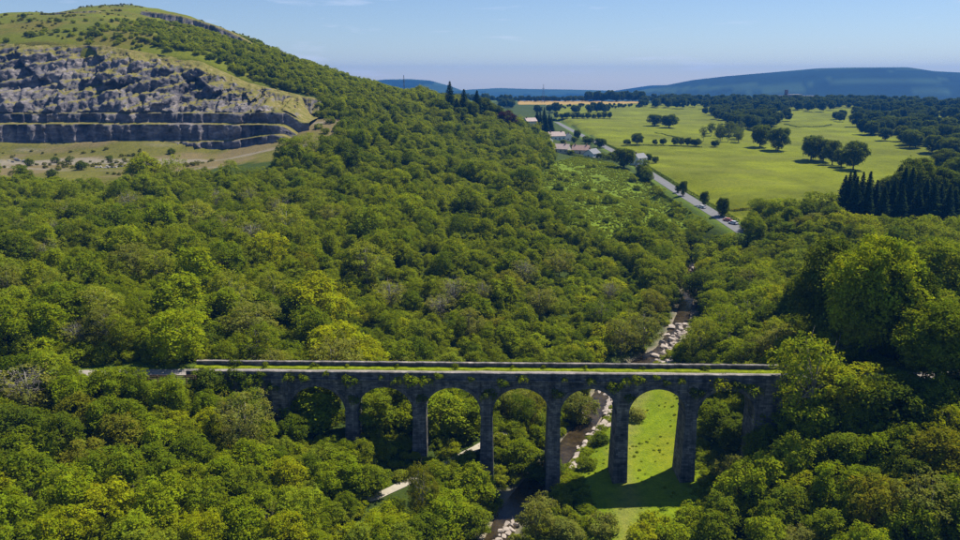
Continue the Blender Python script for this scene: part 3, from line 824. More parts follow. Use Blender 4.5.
def broad(i, H_, W, nlobe, lobe_r, per, size, base=.14, shape='dome', var=.3, up=.35):
    """crown of leaf lobes under an uneven envelope"""
    cc = np.array([0, 0, H_ * (base + 1) / 2]); cent = []; rad = []
    tries = 0
    zc, hz = H_ * (base + 1) / 2, H_ * (1 - base) / 2
    lop = unit(5); lopw = RNG.uniform(-.22, .20, 5)
    while len(cent) < nlobe and tries < 6000:
        tries += 1
        d = unit(1)[0]; k = RNG.random() ** .30
        env = 1 + float(((d @ lop.T).clip(0, 1) ** 2 * lopw).sum())
        zz = d[2]
        wid = 1.0
        if shape == 'cone': wid = 1.0 - .42 * max(zz, 0)
        if shape == 'fan': wid = .72 + .32 * (zz + 1) / 1.5
        p = np.array([d[0] * W * wid, d[1] * W * wid, d[2] * hz]) * k * env + np.array([0, 0, zc])
        r = lobe_r * RNG.uniform(.62, 1.25)
        p[2] = min(p[2], H_ - r * .55)
        if p[2] < base * H_ * .8 + r * .2: continue
        if all(np.linalg.norm(p - q) > .72 * min(r, s) for q, s in zip(cent, rad)):
            cent.append(p); rad.append(r)
    C, N, Sz, Sh = lobes_to_leaves(cent, rad, per, size, cc, up, var)
    k = C[:, 2] > .05
    return cent, leaf_mesh('crown', C[k], N[k], Sz[k], Sh[k], M_LEAF)
def spruce(H_, W, n_wh, size):
    C, N, Sz, Sh = [], [], [], []
    for w in range(n_wh):
        f = w / (n_wh - 1); z = H_ * (.05 + .93 * f); R = W * (1 - f) ** .85 + .15
        nb = max(5, int(11 * (1 - f) + 4))
        for b in range(nb):
            a = 2 * math.pi * (b + RNG.random() * .8) / nb; L = R * RNG.uniform(.72, 1.12); n = int(16 + 46 * (L / W))
            t = RNG.random(n) ** .75
            side = RNG.normal(size=n) * .17 * L * (1 - .5 * t)
            x = np.cos(a) * t * L - np.sin(a) * side; y = np.sin(a) * t * L + np.cos(a) * side
            zz = z - t * L * .30 + .12 * L * t ** 2 + RNG.normal(size=n) * .10 - abs(side) * .25
            C.append(np.stack([x, y, zz], 1)); N.append(np.stack([np.cos(a) * .4 + RNG.normal(size=n) * .5, np.sin(a) * .4 + RNG.normal(size=n) * .5, .6 + RNG.random(n) * .5], 1))
            Sz.append(size * (.6 + .7 * RNG.random(n))); bb = .7 + .6 * RNG.random(n); Sh.append(np.stack([bb, bb, bb], 1))
    C = np.concatenate(C); return leaf_mesh('crown', C, np.concatenate(N), np.concatenate(Sz), np.concatenate(Sh), M_NEEDLE, .42)

PROTO = {}       # kind -> list of (crown mesh, trunk mesh, natural height, natural crown half width)
def proto_set(kind, items): PROTO[kind] = items
L = []
for i in range(7):
    W = RNG.uniform(3.5, 4.5); c, m = broad(i, 10, W, 60, 1.25, 150, .21, .08, ['dome', 'cone', 'dome', 'fan', 'dome', 'cone', 'fan'][i])
    L.append((m, make_trunk('trunk', .17, 10, 7.5, c, M_BARK, 8), 10.0, W))
proto_set('broad', L); L = []
for i in range(3):
    W = RNG.uniform(8.2, 9.4); c, m = broad(i, 22, W, 150, 2.15, 90, .30, .14, 'dome', .3)
    L.append((m, make_trunk('trunk', .42, 22, 16, c, M_BARK, 14, .03, 8), 22.0, W))
proto_set('beech', L); L = []
for i in range(3):
    W = RNG.uniform(4.0, 5.0); c, m = broad(i, 13, W, 56, 1.15, 125, .175, .20, ['fan', 'dome', 'cone'][i], .34, .5)
    L.append((m, make_trunk('trunk', .18, 13, 11, c, M_GREYBARK, 20, .04, 6, 2), 13.0, W))
proto_set('ash', L); L = []
for i in range(3):
    W = RNG.uniform(5.8, 7.0); c, m = broad(i, 15, W, 84, 1.6, 110, .32, .17, 'dome', .3)
    L.append((m, make_trunk('trunk', .38, 15, 11, c, M_BARK, 10, .02, 7), 15.0, W))
proto_set('oak', L); L = []
for i in range(2):
    W = 3.4; c, m = broad(i, 10, W, 40, .95, 80, .16, .25, 'fan', .3, .6)
    L.append((m, make_trunk('trunk', .20, 10, 8.5, c, M_GREYBARK, 30, .07, 6, 6), 10.0, W))
proto_set('twiggy', L); L = []
for i in range(3):
    W = RNG.uniform(3.4, 4.2); mb = MB(); mb.tube([(0,0,-.5), (0,0,9), (.05,0,19.3)], [.3, .2, .04], 6)
    L.append((spruce(20, W, 30, .36), mb.mesh('trunk', M_BARK, True), 20.0, W))
proto_set('spruce', L); L = []
for i in range(4):
    W = RNG.uniform(1.6, 2.1); c, m = broad(i, 3.0, W, 30, .66, 330, .15, .02, 'dome', .35)
    L.append((m, make_trunk('stem', .06, 3, 2.0, c, M_BARK, 6, .05, 5), 3.0, W))
proto_set('shrub', L); L = []
for i in range(2):                                                 # small leaning wall plants, ferns and bramble
    c, m = broad(i, .9, .75, 12, .3, 900, .085, .0, 'dome', .4)
    L.append((m, make_trunk('stem', .02, .9, .6, c, M_BARK, 4, .1, 4), .9, .75))
proto_set('tuft', L)

TINT = {   # leaf colours
 'bright green': (0.219, 0.287, 0.007), 'yellow-green': (0.272, 0.318, 0.006), 'mid green': (0.161, 0.217, 0.008),
 'dark green': (0.098, 0.140, 0.009), 'olive green': (0.183, 0.198, 0.010), 'grey-green': (0.206, 0.230, 0.034), 'blue-green': (0.036, 0.064, 0.014), 'copper': (0.044, 0.015, 0.016), 'pale green': (0.257, 0.305, 0.022)}

# ------------------------------------------------------------------ plants: where they stand
TREES = []     # dict: x y z H W kind var tint man
def put(kind, x, y, Hm, tint=None, W=None, man=False, z=None, var=None, rz=None, note=None):
    p = PROTO[kind]; v = int(RNG.integers(len(p))) if var is None else var % len(p)
    s = Hm / p[v][2]; sw = s if W is None else W / p[v][3]
    TREES.append(dict(kind=kind, x=float(x), y=float(y), z=float(H(x, y)) if z is None else z, H=Hm, s=(sw, sw, s), W=p[v][3] * sw, v=v, tint=tint, man=man, rz=RNG.uniform(0, 6.28) if rz is None else rz, note=note))
def put_px(kind, u, v, Hm, tint, W=None, f=.62, **k):
    """a plant whose crown middle shows at pixel u, v; it stands on the ground below"""
    x, y, g = hit(u, v, Hm * f, 75, 1650, 1400)
    put(kind, x, y, Hm, tint, W, True, z=g, **k)
def put_base(kind, u, v, Hm, tint, W=None, y0=150, **k):
    x, y, g = hit(u, v, 0, y0); put(kind, x, y, Hm, tint, W, True, z=g, **k)

# front, left to right
put_px('twiggy', 27, 383, 10, 'grey-green', 5.5, note='twiggy tree with bare grey boughs at the left edge, above the thicket')
for u, v, h, t in [(70,376,7,'mid green'),(8,420,9,'dark green'),(60,432,9,'dark green'),(105,415,8,'mid green'),(95,382,5,'dark green'),(118,380,4,'mid green'),
                   (145,430,7,'bright green'),(178,424,6,'yellow-green'),(190,450,9,'mid green'),(120,470,10,'mid green'),(70,490,10,'bright green'),(25,470,10,'mid green'),(160,500,10,'bright green'),
                   (205,495,9,'mid green'),(250,455,9,'bright green'),(285,470,8,'yellow-green'),(300,505,9,'bright green'),(240,520,9,'bright green'),(60,530,9,'yellow-green'),(130,533,9,'bright green'),
                   (285,530,8,'yellow-green'),(325,478,7,'bright green'),(345,500,5,'mid green'),(200,533,8,'yellow-green'),(10,515,9,'bright green')]:
    put_px('broad', u, v, h, t)
put_px('ash', 243, 418, 13, 'grey-green', 4.6)
put_px('shrub', 203, 373, 3.0, 'dark green'); put_px('shrub', 208, 379, 4.2, 'dark green'); put_px('shrub', 222, 382, 4.0, 'mid green')
put_px('broad', 372, 476, 6.5, 'mid green', 3.4); put_px('broad', 345, 470, 7, 'bright green', 3.6)
put_px('ash', 421, 472, 12.5, 'olive green', 3.0, f=.8, note='slender olive tree with a bare trunk in front of the third pier')
put_px('broad', 470, 478, 9, 'bright green', 4.4); put_px('broad', 448, 508, 8, 'bright green', 4.0); put_px('broad', 420, 525, 6, 'mid green', 3.4); put_px('broad', 472, 515, 7, 'mid green', 3.4)
put_px('broad', 385, 520, 5, 'yellow-green', 3.4); put_px('shrub', 350, 530, 4, 'yellow-green'); put_px('shrub', 395, 505, 3.0, 'dark green'); put_px('shrub', 440, 470, 3, 'bright green')
put_px('ash', 537, 514, 10, 'grey-green', 3.6, note='grey-green birch at the bottom edge beside the river mouth of shade')
put_px('broad', 566, 530, 6, 'grey-green', 3.2); put_px('shrub', 604, 522, 4.2, 'grey-green'); put_px('shrub', 655, 522, 4.5, 'yellow-green'); put_px('shrub', 672, 530, 4.0, 'bright green'); put_px('shrub', 640, 533, 4, 'yellow-green')
put_px('shrub', 690, 512, 3.6, 'bright green')
for u, v, h, t in [(745,485,11,'bright green'),(722,512,8,'mid green'),(712,530,8,'mid green'),(765,440,9,'mid green'),(800,455,11,'bright green'),(790,500,9,'mid green'),(835,485,10,'bright green'),(770,532,8,'bright green'),
                   (830,525,9,'mid green'),(870,450,9,'bright green'),(880,505,11,'olive green'),(860,420,9,'mid green'),(905,470,9,'dark green'),(915,525,10,'mid green'),(950,500,11,'bright green'),(815,420,10,'bright green'),(775,410,10,'mid green')]:
    put_px('broad', u, v, h, t)
put_px('ash', 945, 422, 9, 'yellow-green', 3.8); put_px('ash', 930, 505, 13, 'grey-green', 5)
put('ash', 63, 132.5, 22, 'bright green', 7.6, True, rz=1.0, note='tall spreading ash in front of the viaduct\'s right end')
put_px('broad', 848, 382, 9, 'yellow-green', 5.2)
put_px('beech', 944, 335, 18, 'mid green', 8.0, note='great dark tree at the right edge, level with the deck')
put_px('broad', 890, 400, 12, 'dark green', 5.5)
# behind the viaduct, right bank
put_px('beech', 838, 285, 27, 'dark green', 8.5, note='tallest dark tree of the big stand behind the right abutment')
put_px('beech', 878, 285, 26, 'bright green', 9, note='big tree with a sunlit bright green crown behind the right abutment')
put_px('beech', 940, 275, 22, 'mid green', 9); put_px('beech', 808, 300, 20, 'dark green', 6.5); put_px('beech', 905, 300, 20, 'dark green', 7)
put_px('ash', 722, 322, 15, 'bright green', 6.5); put_px('ash', 750, 310, 15, 'mid green', 6.0); put_px('broad', 775, 320, 14, 'dark green', 6)
put_px('ash', 785, 270, 15, 'mid green', 6.0); put_px('broad', 740, 280, 12, 'mid green', 5.6); put_px('ash', 760, 258, 12, 'mid green', 5)
put_px('broad', 708, 268, 11, 'yellow-green', 4.6, note='small yellow-green tree standing out beside the upper river bed')
put_px('ash', 645, 325, 14, 'grey-green', 5.6); put_px('ash', 622, 332, 12, 'grey-green', 5); put_px('ash', 655, 300, 11, 'olive green', 4.6); put_px('ash', 600, 310, 11, 'mid green', 4.6)
put_px('broad', 672, 292, 9, 'mid green', 3.6); put_px('broad', 690, 240, 11, 'dark green', 5); put_px('broad', 672, 232, 12, 'mid green', 5.5); put_px('broad', 718, 245, 10, 'mid green', 4.5)
# behind the viaduct, left bank: single crowns that stand out
for k, u, v, h, t, w in [('broad',176,296,13,'bright green',6.6),('ash',255,322,13,'grey-green',6.6),('broad',220,305,11,'mid green',5),('ash',196,212,13,'pale green',6.5),('ash',366,258,15,'pale green',8),
                         ('twiggy',390,292,12,'grey-green',5),('twiggy',252,232,11,'grey-green',5.6),('broad',388,130,14,'mid green',7),('broad',300,262,9,'olive green',4.6),('broad',60,300,11,'mid green',5.5),
                         ('ash',330,215,10,'grey-green',5),('broad',425,215,10,'bright green',5),('ash',540,300,11,'grey-green',5),('ash',470,320,10,'grey-green',4.5),('twiggy',440,305,10,'grey-green',4.5),
                         ('broad',515,330,9,'mid green',4.5),('ash',560,260,11,'grey-green',5),('broad',20,235,11,'dark green',5.5),('broad',120,240,11,'mid green',5),('twiggy',610,290,9,'grey-green',4),('broad',325,340,9,'yellow-green',4.4),
                         ('broad',574,352,6,'yellow-green',3)]:
    put_px(k, u, v, h, t, w)
# conifers and the copper beech on the spur
for u, v, h in [(450,116,27),(464,117,22),(477,116,21),(457,120,17)]: put_base('spruce', u, v, h, 'blue-green', 7.5 if h > 20 else 6.5, 330)
for u, v, h in [(484,116,15),(470,119,15),(443,119,13),(491,119,14),(497,122,13),(460,122,12)]: put_base('oak', u, v, h, 'dark green', 6.0, 330)
put_px('broad', 506, 117, 13, 'copper', 7.0, note='dark copper-leaved tree on the end of the spur above the houses')
for u, v, h in [(318,129,3.5),(325,134,4),(331,123,4.5),(337,131,4),(322,141,3.5),(311,147,3),(342,119,5),(328,113,4),(334,116,4.5),(345,126,5),(338,138,4.5),(326,146,4)]: put_base('shrub', u, v, h, 'mid green', None, 300)
put_px('broad', 905, 388, 9, 'dark green', 5); put_px('broad', 938, 392, 9, 'mid green', 5); put_px('broad', 925, 402, 9, 'dark green', 5)
for u, v, h, w in [(536,142,6,3.4),(541,150,5,3),(571,150,5,3),(574,143,6,2.6),(548,155,4,3),(601,158,4,3),(607,160,4,3),(563,144,4,2.4),(570,155,4,3),(586,141,5,3),(534,135,8,4),(612,158,5,3)]: put_base('oak', u, v, h, 'mid green', w, 420)
# seen through the arches
put('shrub', 6.6, 154.6, 2.6, 'mid green', 2.2, True); put('shrub', 4.6, 154.8, 2.2, 'bright green', 1.8, True); put('shrub', 8.4, 152.4, 2.4, 'mid green', 1.9, True)
for k, u, v, h, t, w in [('broad',315,405,9,'bright green',5),('broad',375,410,8,'mid green',4),('broad',405,412,7,'bright green',3.6),('broad',440,410,10,'bright green',5),('broad',465,415,9,'mid green',4.4),('broad',512,402,8,'grey-green',4),
                         ('ash',535,405,10,'olive green',4),('broad',580,405,8,'grey-green',4),('broad',520,450,8,'mid green',4.2),('broad',545,465,6,'dark green',3.6),('shrub',600,438,2.6,'dark green',1.8),('shrub',588,462,2.4,'mid green',1.8),
                         ('broad',715,415,8,'mid green',3.6),('broad',735,430,7,'dark green',3.6),('shrub',637,412,3.0,'grey-green',2.0)]:
    put_px(k, u, v, h, t, w)

# the plateau: trees in the fields
for u, v, h, w in [(655,126,14,8.5),(669,128,15,9),(760,147,20,8.0),(778,150.5,20,8.5),(811,160,19,7.5),(823,162,18,7),(832,165,17,6),(841,167,13,5),(853,170,19,7.5)]:
    put_base('oak', u, v, h, 'dark green', w)
for u, v, h, w in [(637,144.5,10,5),(627,145,5,3.2),(655,145,5,2.4),(663,145,6,3),(675,145.5,7.5,3.2),(681,145.5,7,2.6),(688,146,7.5,3.2),(696,146.5,7,4.4),(715,147,6,3.4)]:
    put_base('oak', u, v, h, 'dark green', w)
for u, v, h, w in [(624,168,14,7.5),(577,139,9,3.4),(600,148,9,5),(589,144,6,5)]: put_base('oak', u, v, h, 'dark green', w)
for u, v, h, w in [(683,196,9,2.0),(678,193,5,1.6),(704,206,8,2.0),(722,217,10,2.8),(724,216,8,2.2),(648,162,6,2.6),(655,163,5,2.4)]: put_base('oak', u, v, h, 'dark green', w)
for i in range(20):                                             # open copse in the middle of the fields
    u = RNG.uniform(703, 742); v = RNG.uniform(133, 143); put_base('ash', u, v, RNG.uniform(11, 15), 'dark green', RNG.uniform(3.5, 5))
for i in range(11): put_base('oak', 556 + i * 5.4 + RNG.uniform(-1, 1), 118.8 + RNG.uniform(-.3, .3), RNG.uniform(6, 9), 'dark green', RNG.uniform(3.0, 5))
for u, v, h in [(540,131,19),(546,134,18),(551,133,16),(544,127,20),(537,126,17),(549,128,15)]: put_base('spruce', u, v, h, 'blue-green', 4.4)
# conifer stand and the trees round it
for i, (u, v, h) in enumerate([(845,222,21),(852,226,22),(858,220,20),(864,228,22),(872,225,21),(880,230,19),(889,226,22),(897,231,21),(905,228,24),(914,231,20),(921,228,19),(928,232,21),(936,229,18),(944,232,19),(950,228,17),(850,214,21),(866,213,20),(884,215,19),(900,216,22),(842,212,19)]):
    put_base('spruce', u, v, h * RNG.uniform(.85, 1.12), 'blue-green', RNG.uniform(4.4, 6.0))
for u, v, h, w in [(915,212,26,11),(935,214,22,10),(890,208,16,7),(955,190,18,9),(958,215,20,9),(945,175,16,8)]: put_base('beech', u, v, h, 'dark green', w)
for u, v, h, t in [(760,222,11,'mid green'),(775,226,12,'bright green'),(790,224,11,'mid green'),(806,226,13,'mid green'),(820,224,14,'mid green'),(832,230,12,'mid green'),(751,231,9,'mid green'),(812,236,10,'grey-green'),(868,238,8,'grey-green'),
                   (840,244,13,'yellow-green'),(862,248,13,'yellow-green'),(800,245,12,'olive green'),(775,240,11,'mid green'),(900,246,11,'mid green'),(925,246,12,'bright green'),(950,246,11,'mid green'),(785,250,12,'mid green')]:
    put_base('broad', u, v, h, t, h * .46)

# open slope below the houses: thorn bushes
for i in range(46):
    for _ in range(30):
        u = RNG.uniform(548, 708); v = RNG.uniform(166, 238)
        if in_poly(np.array([u]), np.array([v]), POLY_SCRUB)[0]: break
    x, y, g = hit(u, v, 0, 240)
    if float(poly_dist(np.array([x]), np.array([y]), ROAD)[0][0]) < 9: continue
    put('shrub', x, y, RNG.uniform(2.2, 4.6), 'mid green' if RNG.random() < .6 else 'dark green', None, False, g)
# quarry floor and hill bushes
for u, v, h in [(82,170,4.6),(30,166,4),(55,163,3.4),(70,162,3.4),(23,171,3),(52,178,4.2),(110,160,3),(135,166,4),(145,173,3.5),(172,154,3.4),(33,37,4),(27,36,3),(24,18,3.5),(95,36,5),(118,38,4),(60,22,3),(150,28,4),(142,41,3),(125,22,3),(172,43,3.5),(205,44,3),(165,33,2.6),(120,30,3),(112,22,2.5),(7,42,3),(45,30,2.6),(237,33,4),(280,50,4),(292,52,5),(30,22,3)]:
    put_base('shrub', u, v, h, 'dark green', None, 250)

# ------------------------------------------------------------------ woodland fill
def too_close(x, y, r, grid, cell=8.0):
    i, j = int(x // cell), int(y // cell)
    for a in range(i - 2, i + 3):
        for b in range(j - 2, j + 3):
            for (px, py, pr) in grid.get((a, b), ()):
                if (px - x) ** 2 + (py - y) ** 2 < ((pr + r) * .60) ** 2: return True
    return False
GRIDMAP = {}
def reg(x, y, r): GRIDMAP.setdefault((int(x // 8.0), int(y // 8.0)), []).append((x, y, r))
for t in TREES: reg(t['x'], t['y'], min(t['W'], 7.5))
N = 95000
cx_ = RNG.uniform(-460, 420, N); cy_ = 70 + 640 * RNG.random(N) ** 1.25
cz_ = H(cx_, cy_); cu, cv, cd = proj(cx_, cy_, cz_)
dr, rz_ = poly_dist(cx_, cy_, RIVER); dfp, _ = poly_dist(cx_, cy_, FOOTPATH); dtr = np.minimum(poly_dist(cx_, cy_, TRACK)[0], poly_dist(cx_, cy_, TRACK_R)[0]); droad, _ = poly_dist(cx_, cy_, ROAD)
sv = (cx_ - VO[0]) * VE[0] + (cy_ - VO[1]) * VE[1]; tv = (cx_ - VO[0]) * VN[0] + (cy_ - VO[1]) * VN[1]
ok = (cu > -260) & (cu < 1260) & (cv < 640) & (cv > 20)
near_m = np.zeros(N, bool)
mp_ = np.array(MEADOW + [MEADOW[0]]); md, _ = poly_dist(cx_, cy_, [(a, b, 0) for a, b in mp_]); inm = in_poly(cx_, cy_, MEADOW)
ok &= ~inm
ok &= ~((md < 2.5) & (cy_ > 100))
ok &= ~((sv > -64) & (sv < 70) & (tv > -4.5) & (tv < 10))
ok &= ~((dr < 5.0) & (cy_ < 315)); ok &= (dfp > 4.0); ok &= (dtr > 5.2); ok &= (droad > 9)
# keep the view clear to what the photograph shows: river slabs, footpath, the foot of the meadow
ok &= ~((cx_ > 30) & (cx_ < 82) & (dr < 8.5) & (cy_ > 150) & (cy_ < 240))
ok &= ~((cx_ > 6) & (cx_ < 26) & (cy_ > 96) & (cy_ < 137)) 
ok &= ~((cx_ > -25) & (cx_ < -11) & (cy_ > 113) & (cy_ < 130))
ok &= ~((cx_ > -13) & (cx_ < 4) & (cy_ > 100) & (cy_ < 120) & (RNG.random(N) < .75))
ok &= ~(in_poly(cu, cv, POLY_HEATH) & (cy_ > 290) & (cx_ < -70))
ok &= ~(in_poly(cu, cv, POLY_SCRUB) & (cy_ > 280))
ok &= ~((cx_ > 40) & (cy_ > 285) & in_poly(cu, cv, POLY_FIELD))
y0q, z0q, yrq, zrq = quarry_line(cx_)
ok &= ~((cx_ < -104) & (cy_ > y0q - 6) & (cy_ < yrq + 4))
ok &= ~((cx_ < -100) & (cy_ > 290) & (cy_ < y0q) & (cz_ > 34.3))
ok &= ~((cx_ > 60) & (cy_ > 560))
ok &= ~((cx_ > 52) & (cy_ > 470) & (cy_ < 760) & (cz_ < 30))
ok &= ~((cx_ > -76) & (cx_ < -53) & (cy_ > 131.5) & (cy_ < 140))
ok &= np.hypot(cx_ - ROAD[1][0], cy_ - ROAD[1][1] + 12) > 17
idx = np.nonzero(ok)[0]
FILL = []
for i in idx:
    x, y, z = cx_[i], cy_[i], cz_[i]
    hillside = x < -60 and y > 500
    r_ = RNG.random()
    if hillside:                                      # scattered thorn and ash above the quarry, closing to wood on the spur
        dens = float(sstep(-330, -130, x)) * float(1 - .55 * sstep(560, 680, y)) * (.35 + 1.3 * float(fbm(x * .03, y * .03, 3, 77)) )
        if r_ > dens * .85: continue
        k, h = ('shrub', RNG.uniform(2.2, 4.5)) if r_ < .5 else ('broad', RNG.uniform(4, 6.5))
        if x < -230: k, h = 'shrub', RNG.uniform(1.6, 3.2)
    elif y < 137 and x < 20:
        k = 'broad' if r_ < .86 else ('ash' if r_ < .95 else 'twiggy'); h = RNG.uniform(6, 9.5) if x < -40 else RNG.uniform(4, 7)
    elif y < 137:
        k = 'broad' if r_ < .8 else 'ash'; h = RNG.uniform(7, 11)
    elif x > 60 + 0 * y and y < 330:
        k = 'broad' if r_ < .55 else 'ash'; h = RNG.uniform(9, 14)
    else:
        k = 'broad' if r_ < .60 else ('ash' if r_ < .93 else 'twiggy'); h = 4.5 + 8.5 * RNG.random() ** 1.5 + 3.5 * (RNG.random() < .10)
        pat = float(fbm(x * .022 + 3, y * .022, 3, 59))
        if pat > .54 and RNG.random() < .8: k, h = 'shrub', RNG.uniform(2.6, 5.0)      # patches of low scrub between the trees
        if y > 420: h *= .85
        if -30 < x < 60 and y < 200: h *= .75
    p = PROTO[k]; v = int(RNG.integers(len(p))); w = p[v][3] * h / p[v][2] * RNG.uniform(.95, 1.2)
    if too_close(x, y, w, GRIDMAP): continue
    reg(x, y, w)
    nf = float(fbm(x * .02, y * .02, 3, 55))
    tn = RNG.random() * .75 + nf * .5
    tint = 'dark green' if tn < .32 else 'mid green' if tn < .62 else 'bright green' if tn < .80 else 'olive green' if tn < .88 else 'yellow-green'
    if k == 'ash': tint = ['grey-green', 'pale green', 'mid green'][int(RNG.integers(3))]
    if k == 'twiggy': tint = 'grey-green'
    s = h / p[v][2]; sw = w / p[v][3]
    TREES.append(dict(kind=k, x=float(x), y=float(y), z=float(z), H=h, s=(sw, sw, s), W=w, v=v, tint=tint, man=False, rz=RNG.uniform(0, 6.28), note=None))
# far woods: edges of the fields, woods towards the town
def far_wood(poly, n, h0, h1, kind='oak'):
    us = [p[0] for p in poly]; vs_ = [p[1] for p in poly]; c = 0
    U = RNG.uniform(min(us), max(us), n * 6); Vv = RNG.uniform(min(vs_), max(vs_), n * 6)
    k = in_poly(U, Vv, poly); U, Vv = U[k][:n], Vv[k][:n]
    for u, v in zip(U, Vv):
        x, y, g = hit(u, v, 0, 300, 3500, 700)
        h = RNG.uniform(h0, h1); put(kind, x, y, h, 'dark green', None, False, g, note='far')
far_wood([(836,128),(834,119),(870,112),(960,104),(1010,104),(1010,162),(960,160),(917,150),(880,140)], 230, 11, 17)
far_wood([(640,108),(700,109),(745,112),(790,110),(835,112),(836,104),(960,101),(960,97.5),(640,98),(620,101),(522,98),(522,96),(640,95.5)], 330, 9, 15)
far_wood([(700,113),(745,112),(788,111),(786,124),(770,130),(752,133),(738,128),(722,122)], 90, 10, 16)
far_wood([(548,106.5),(640,105.5),(645,107.5),(600,109),(548,109)], 60, 4, 5.5)
for i in range(64):                                               # tree line behind the tan field
    u = 512 + i * 2.2 + RNG.uniform(-1, 1); h = (RNG.uniform(15, 22) if 588 < u < 642 else RNG.uniform(8, 12)); yy = RNG.uniform(1490, 1560)
    x = at_y(u, 98, yy)[0]; put('oak', x, yy, h, 'dark green', h * .42, False, None, note='far')
_fx = RNG.uniform(-500, 1400, 5200); _fy = 1120 + 800 * RNG.random(5200)
_fz = H(_fx, _fy); _fu, _fv, _ = proj(_fx, _fy, _fz)
_k = (_fu > 440) & (_fu < 1010) & (fbm(_fx * .007, _fy * .007, 3, 88) > .46) & ~in_poly(_fu, _fv, POLY_HAY) & ~((_fv > 104.5) & in_poly(_fu, _fv, [(640,104),(835,104),(835,130),(640,130)]) & (RNG.random(5200) < .5))
_k &= ~((_fu > 512) & (_fu < 652) & (_fv > 98.3) & (_fv < 112)) & ~((_fu > 776) & (_fu < 814) & (_fv > 97) & (_fv < 103.5))
for x, y, z in zip(_fx[_k], _fy[_k], _fz[_k]): put('oak', x, y, RNG.uniform(9, 16), 'dark green', None, False, float(z), note='far')
# undergrowth that closes the gaps below the trees, bracken on the open slope
def low_cover(name, pts, label, tint, alpha, kinds=('shrub',)):
    return None
UNDER = []
N = 42000
ux_ = RNG.uniform(-150, 150, N); uy_ = RNG.uniform(78, 250, N)
uz_ = H(ux_, uy_); uu, uv, ud = proj(ux_, uy_, uz_)
k = (uu > -30) & (uu < 990) & (uv < 585) & ~in_poly(ux_, uy_, MEADOW)
k &= poly_dist(ux_, uy_, RIVER)[0] > 3.9; k &= poly_dist(ux_, uy_, FOOTPATH)[0] > 1.5
k &= np.minimum(poly_dist(ux_, uy_, TRACK)[0], poly_dist(ux_, uy_, TRACK_R)[0]) > 3.4
sv = (ux_ - VO[0]) * VE[0] + (uy_ - VO[1]) * VE[1]; tv = (ux_ - VO[0]) * VN[0] + (uy_ - VO[1]) * VN[1]
k &= ~((sv > -64) & (sv < 70) & (tv > -1.2) & (tv < 7.6) & ((abs((sv + S / 2) % S - S / 2) < 2.2) | (sv < -34) | (sv > 50)))
k &= RNG.random(N) < np.where(uy_ < 145, .42, np.where(uy_ < 178, .32, .16))
k &= fbm(ux_ * .12, uy_ * .12, 2, 99) > .36
for x, y, z in zip(ux_[k], uy_[k], uz_[k]):
    UNDER.append((x, y, z - .1, RNG.uniform(.28, .75)))
UNDER = [(q[0], q[1], q[2], q[3] * .42) if (-74 < q[0] < -53.5 and 127 < q[1] < 138) else q for q in UNDER]
for i in range(420):                                              # rank weeds below the fence
    x, y = RNG.uniform(-72, -54), RNG.uniform(124, 136.2); UNDER.append((x, y, float(H(x, y)) - .05, RNG.uniform(.14, .34)))
BRACKEN = []
N = 26000
bx_ = RNG.uniform(20, 140, N); by_ = RNG.uniform(285, 560, N); bz_ = H(bx_, by_); bu, bv, _ = proj(bx_, by_, bz_)
k = in_poly(bu, bv, POLY_SCRUB) & (poly_dist(bx_, by_, ROAD)[0] > 5.5) & (fbm(bx_ * .07, by_ * .07, 3, 98) > .30)
k &= RNG.random(N) < .8
for x, y, z in zip(bx_[k], by_[k], bz_[k]): BRACKEN.append((x, y, z - .05, RNG.uniform(.13, .27)))
N = 5000; hx_ = RNG.uniform(-430, -60, N); hy_ = RNG.uniform(300, 760, N); hz_ = H(hx_, hy_); hu, hv, _ = proj(hx_, hy_, hz_)
GORSE = []
y0q, z0q, yrq, zrq = quarry_line(hx_)
k = ((hy_ > yrq + 3) | ((hy_ < y0q - 10) & in_poly(hu, hv, POLY_HEATH))) & (fbm(hx_ * .04, hy_ * .04, 3, 97) > .56) & (hu > -40)
for x, y, z in zip(hx_[k], hy_[k], hz_[k]): GORSE.append((x, y, z - .05, RNG.uniform(.25, .6)))

# ------------------------------------------------------------------ which trees stand alone, which melt into the wood
WORD = {'broad': 'broadleaf_tree', 'ash': 'ash_tree', 'beech': 'beech_tree', 'oak': 'field_tree', 'twiggy': 'twiggy_tree', 'spruce': 'spruce_tree', 'shrub': 'shrub'}
NOUN = {'broad': 'broadleaf', 'ash': 'feathery ash', 'beech': 'great beech', 'oak': 'round-crowned tree', 'twiggy': 'twiggy half-bare tree', 'spruce': 'spruce', 'shrub': 'bush'}
CATG = {'shrub': 'bush'}
CAPS = {'broad': 190, 'ash': 80, 'beech': 40, 'oak': 80, 'twiggy': 26, 'spruce': 40, 'shrub': 140}
for t in TREES:
    u, v, d = proj(t['x'], t['y'], t['z'] + t['H'] * .6); t['u'], t['v_'], t['d'] = float(u), float(v), float(d)
    t['px'] = t['W'] * FPX / t['d']; t['inview'] = -t['px'] * .6 < t['u'] < 960 + t['px'] * .6 and t['v_'] < 540 + t['px'] * .5
alone, mass = [], []
for kind in WORD:
    grp = [t for t in TREES if t['kind'] == kind and t['inview']]
    grp.sort(key=lambda t: (not t['man'], t['note'] == 'far', -t['px']))
    alone += grp[:CAPS[kind]]; mass += grp[CAPS[kind]:] + [t for t in TREES if t['kind'] == kind and not t['inview']]
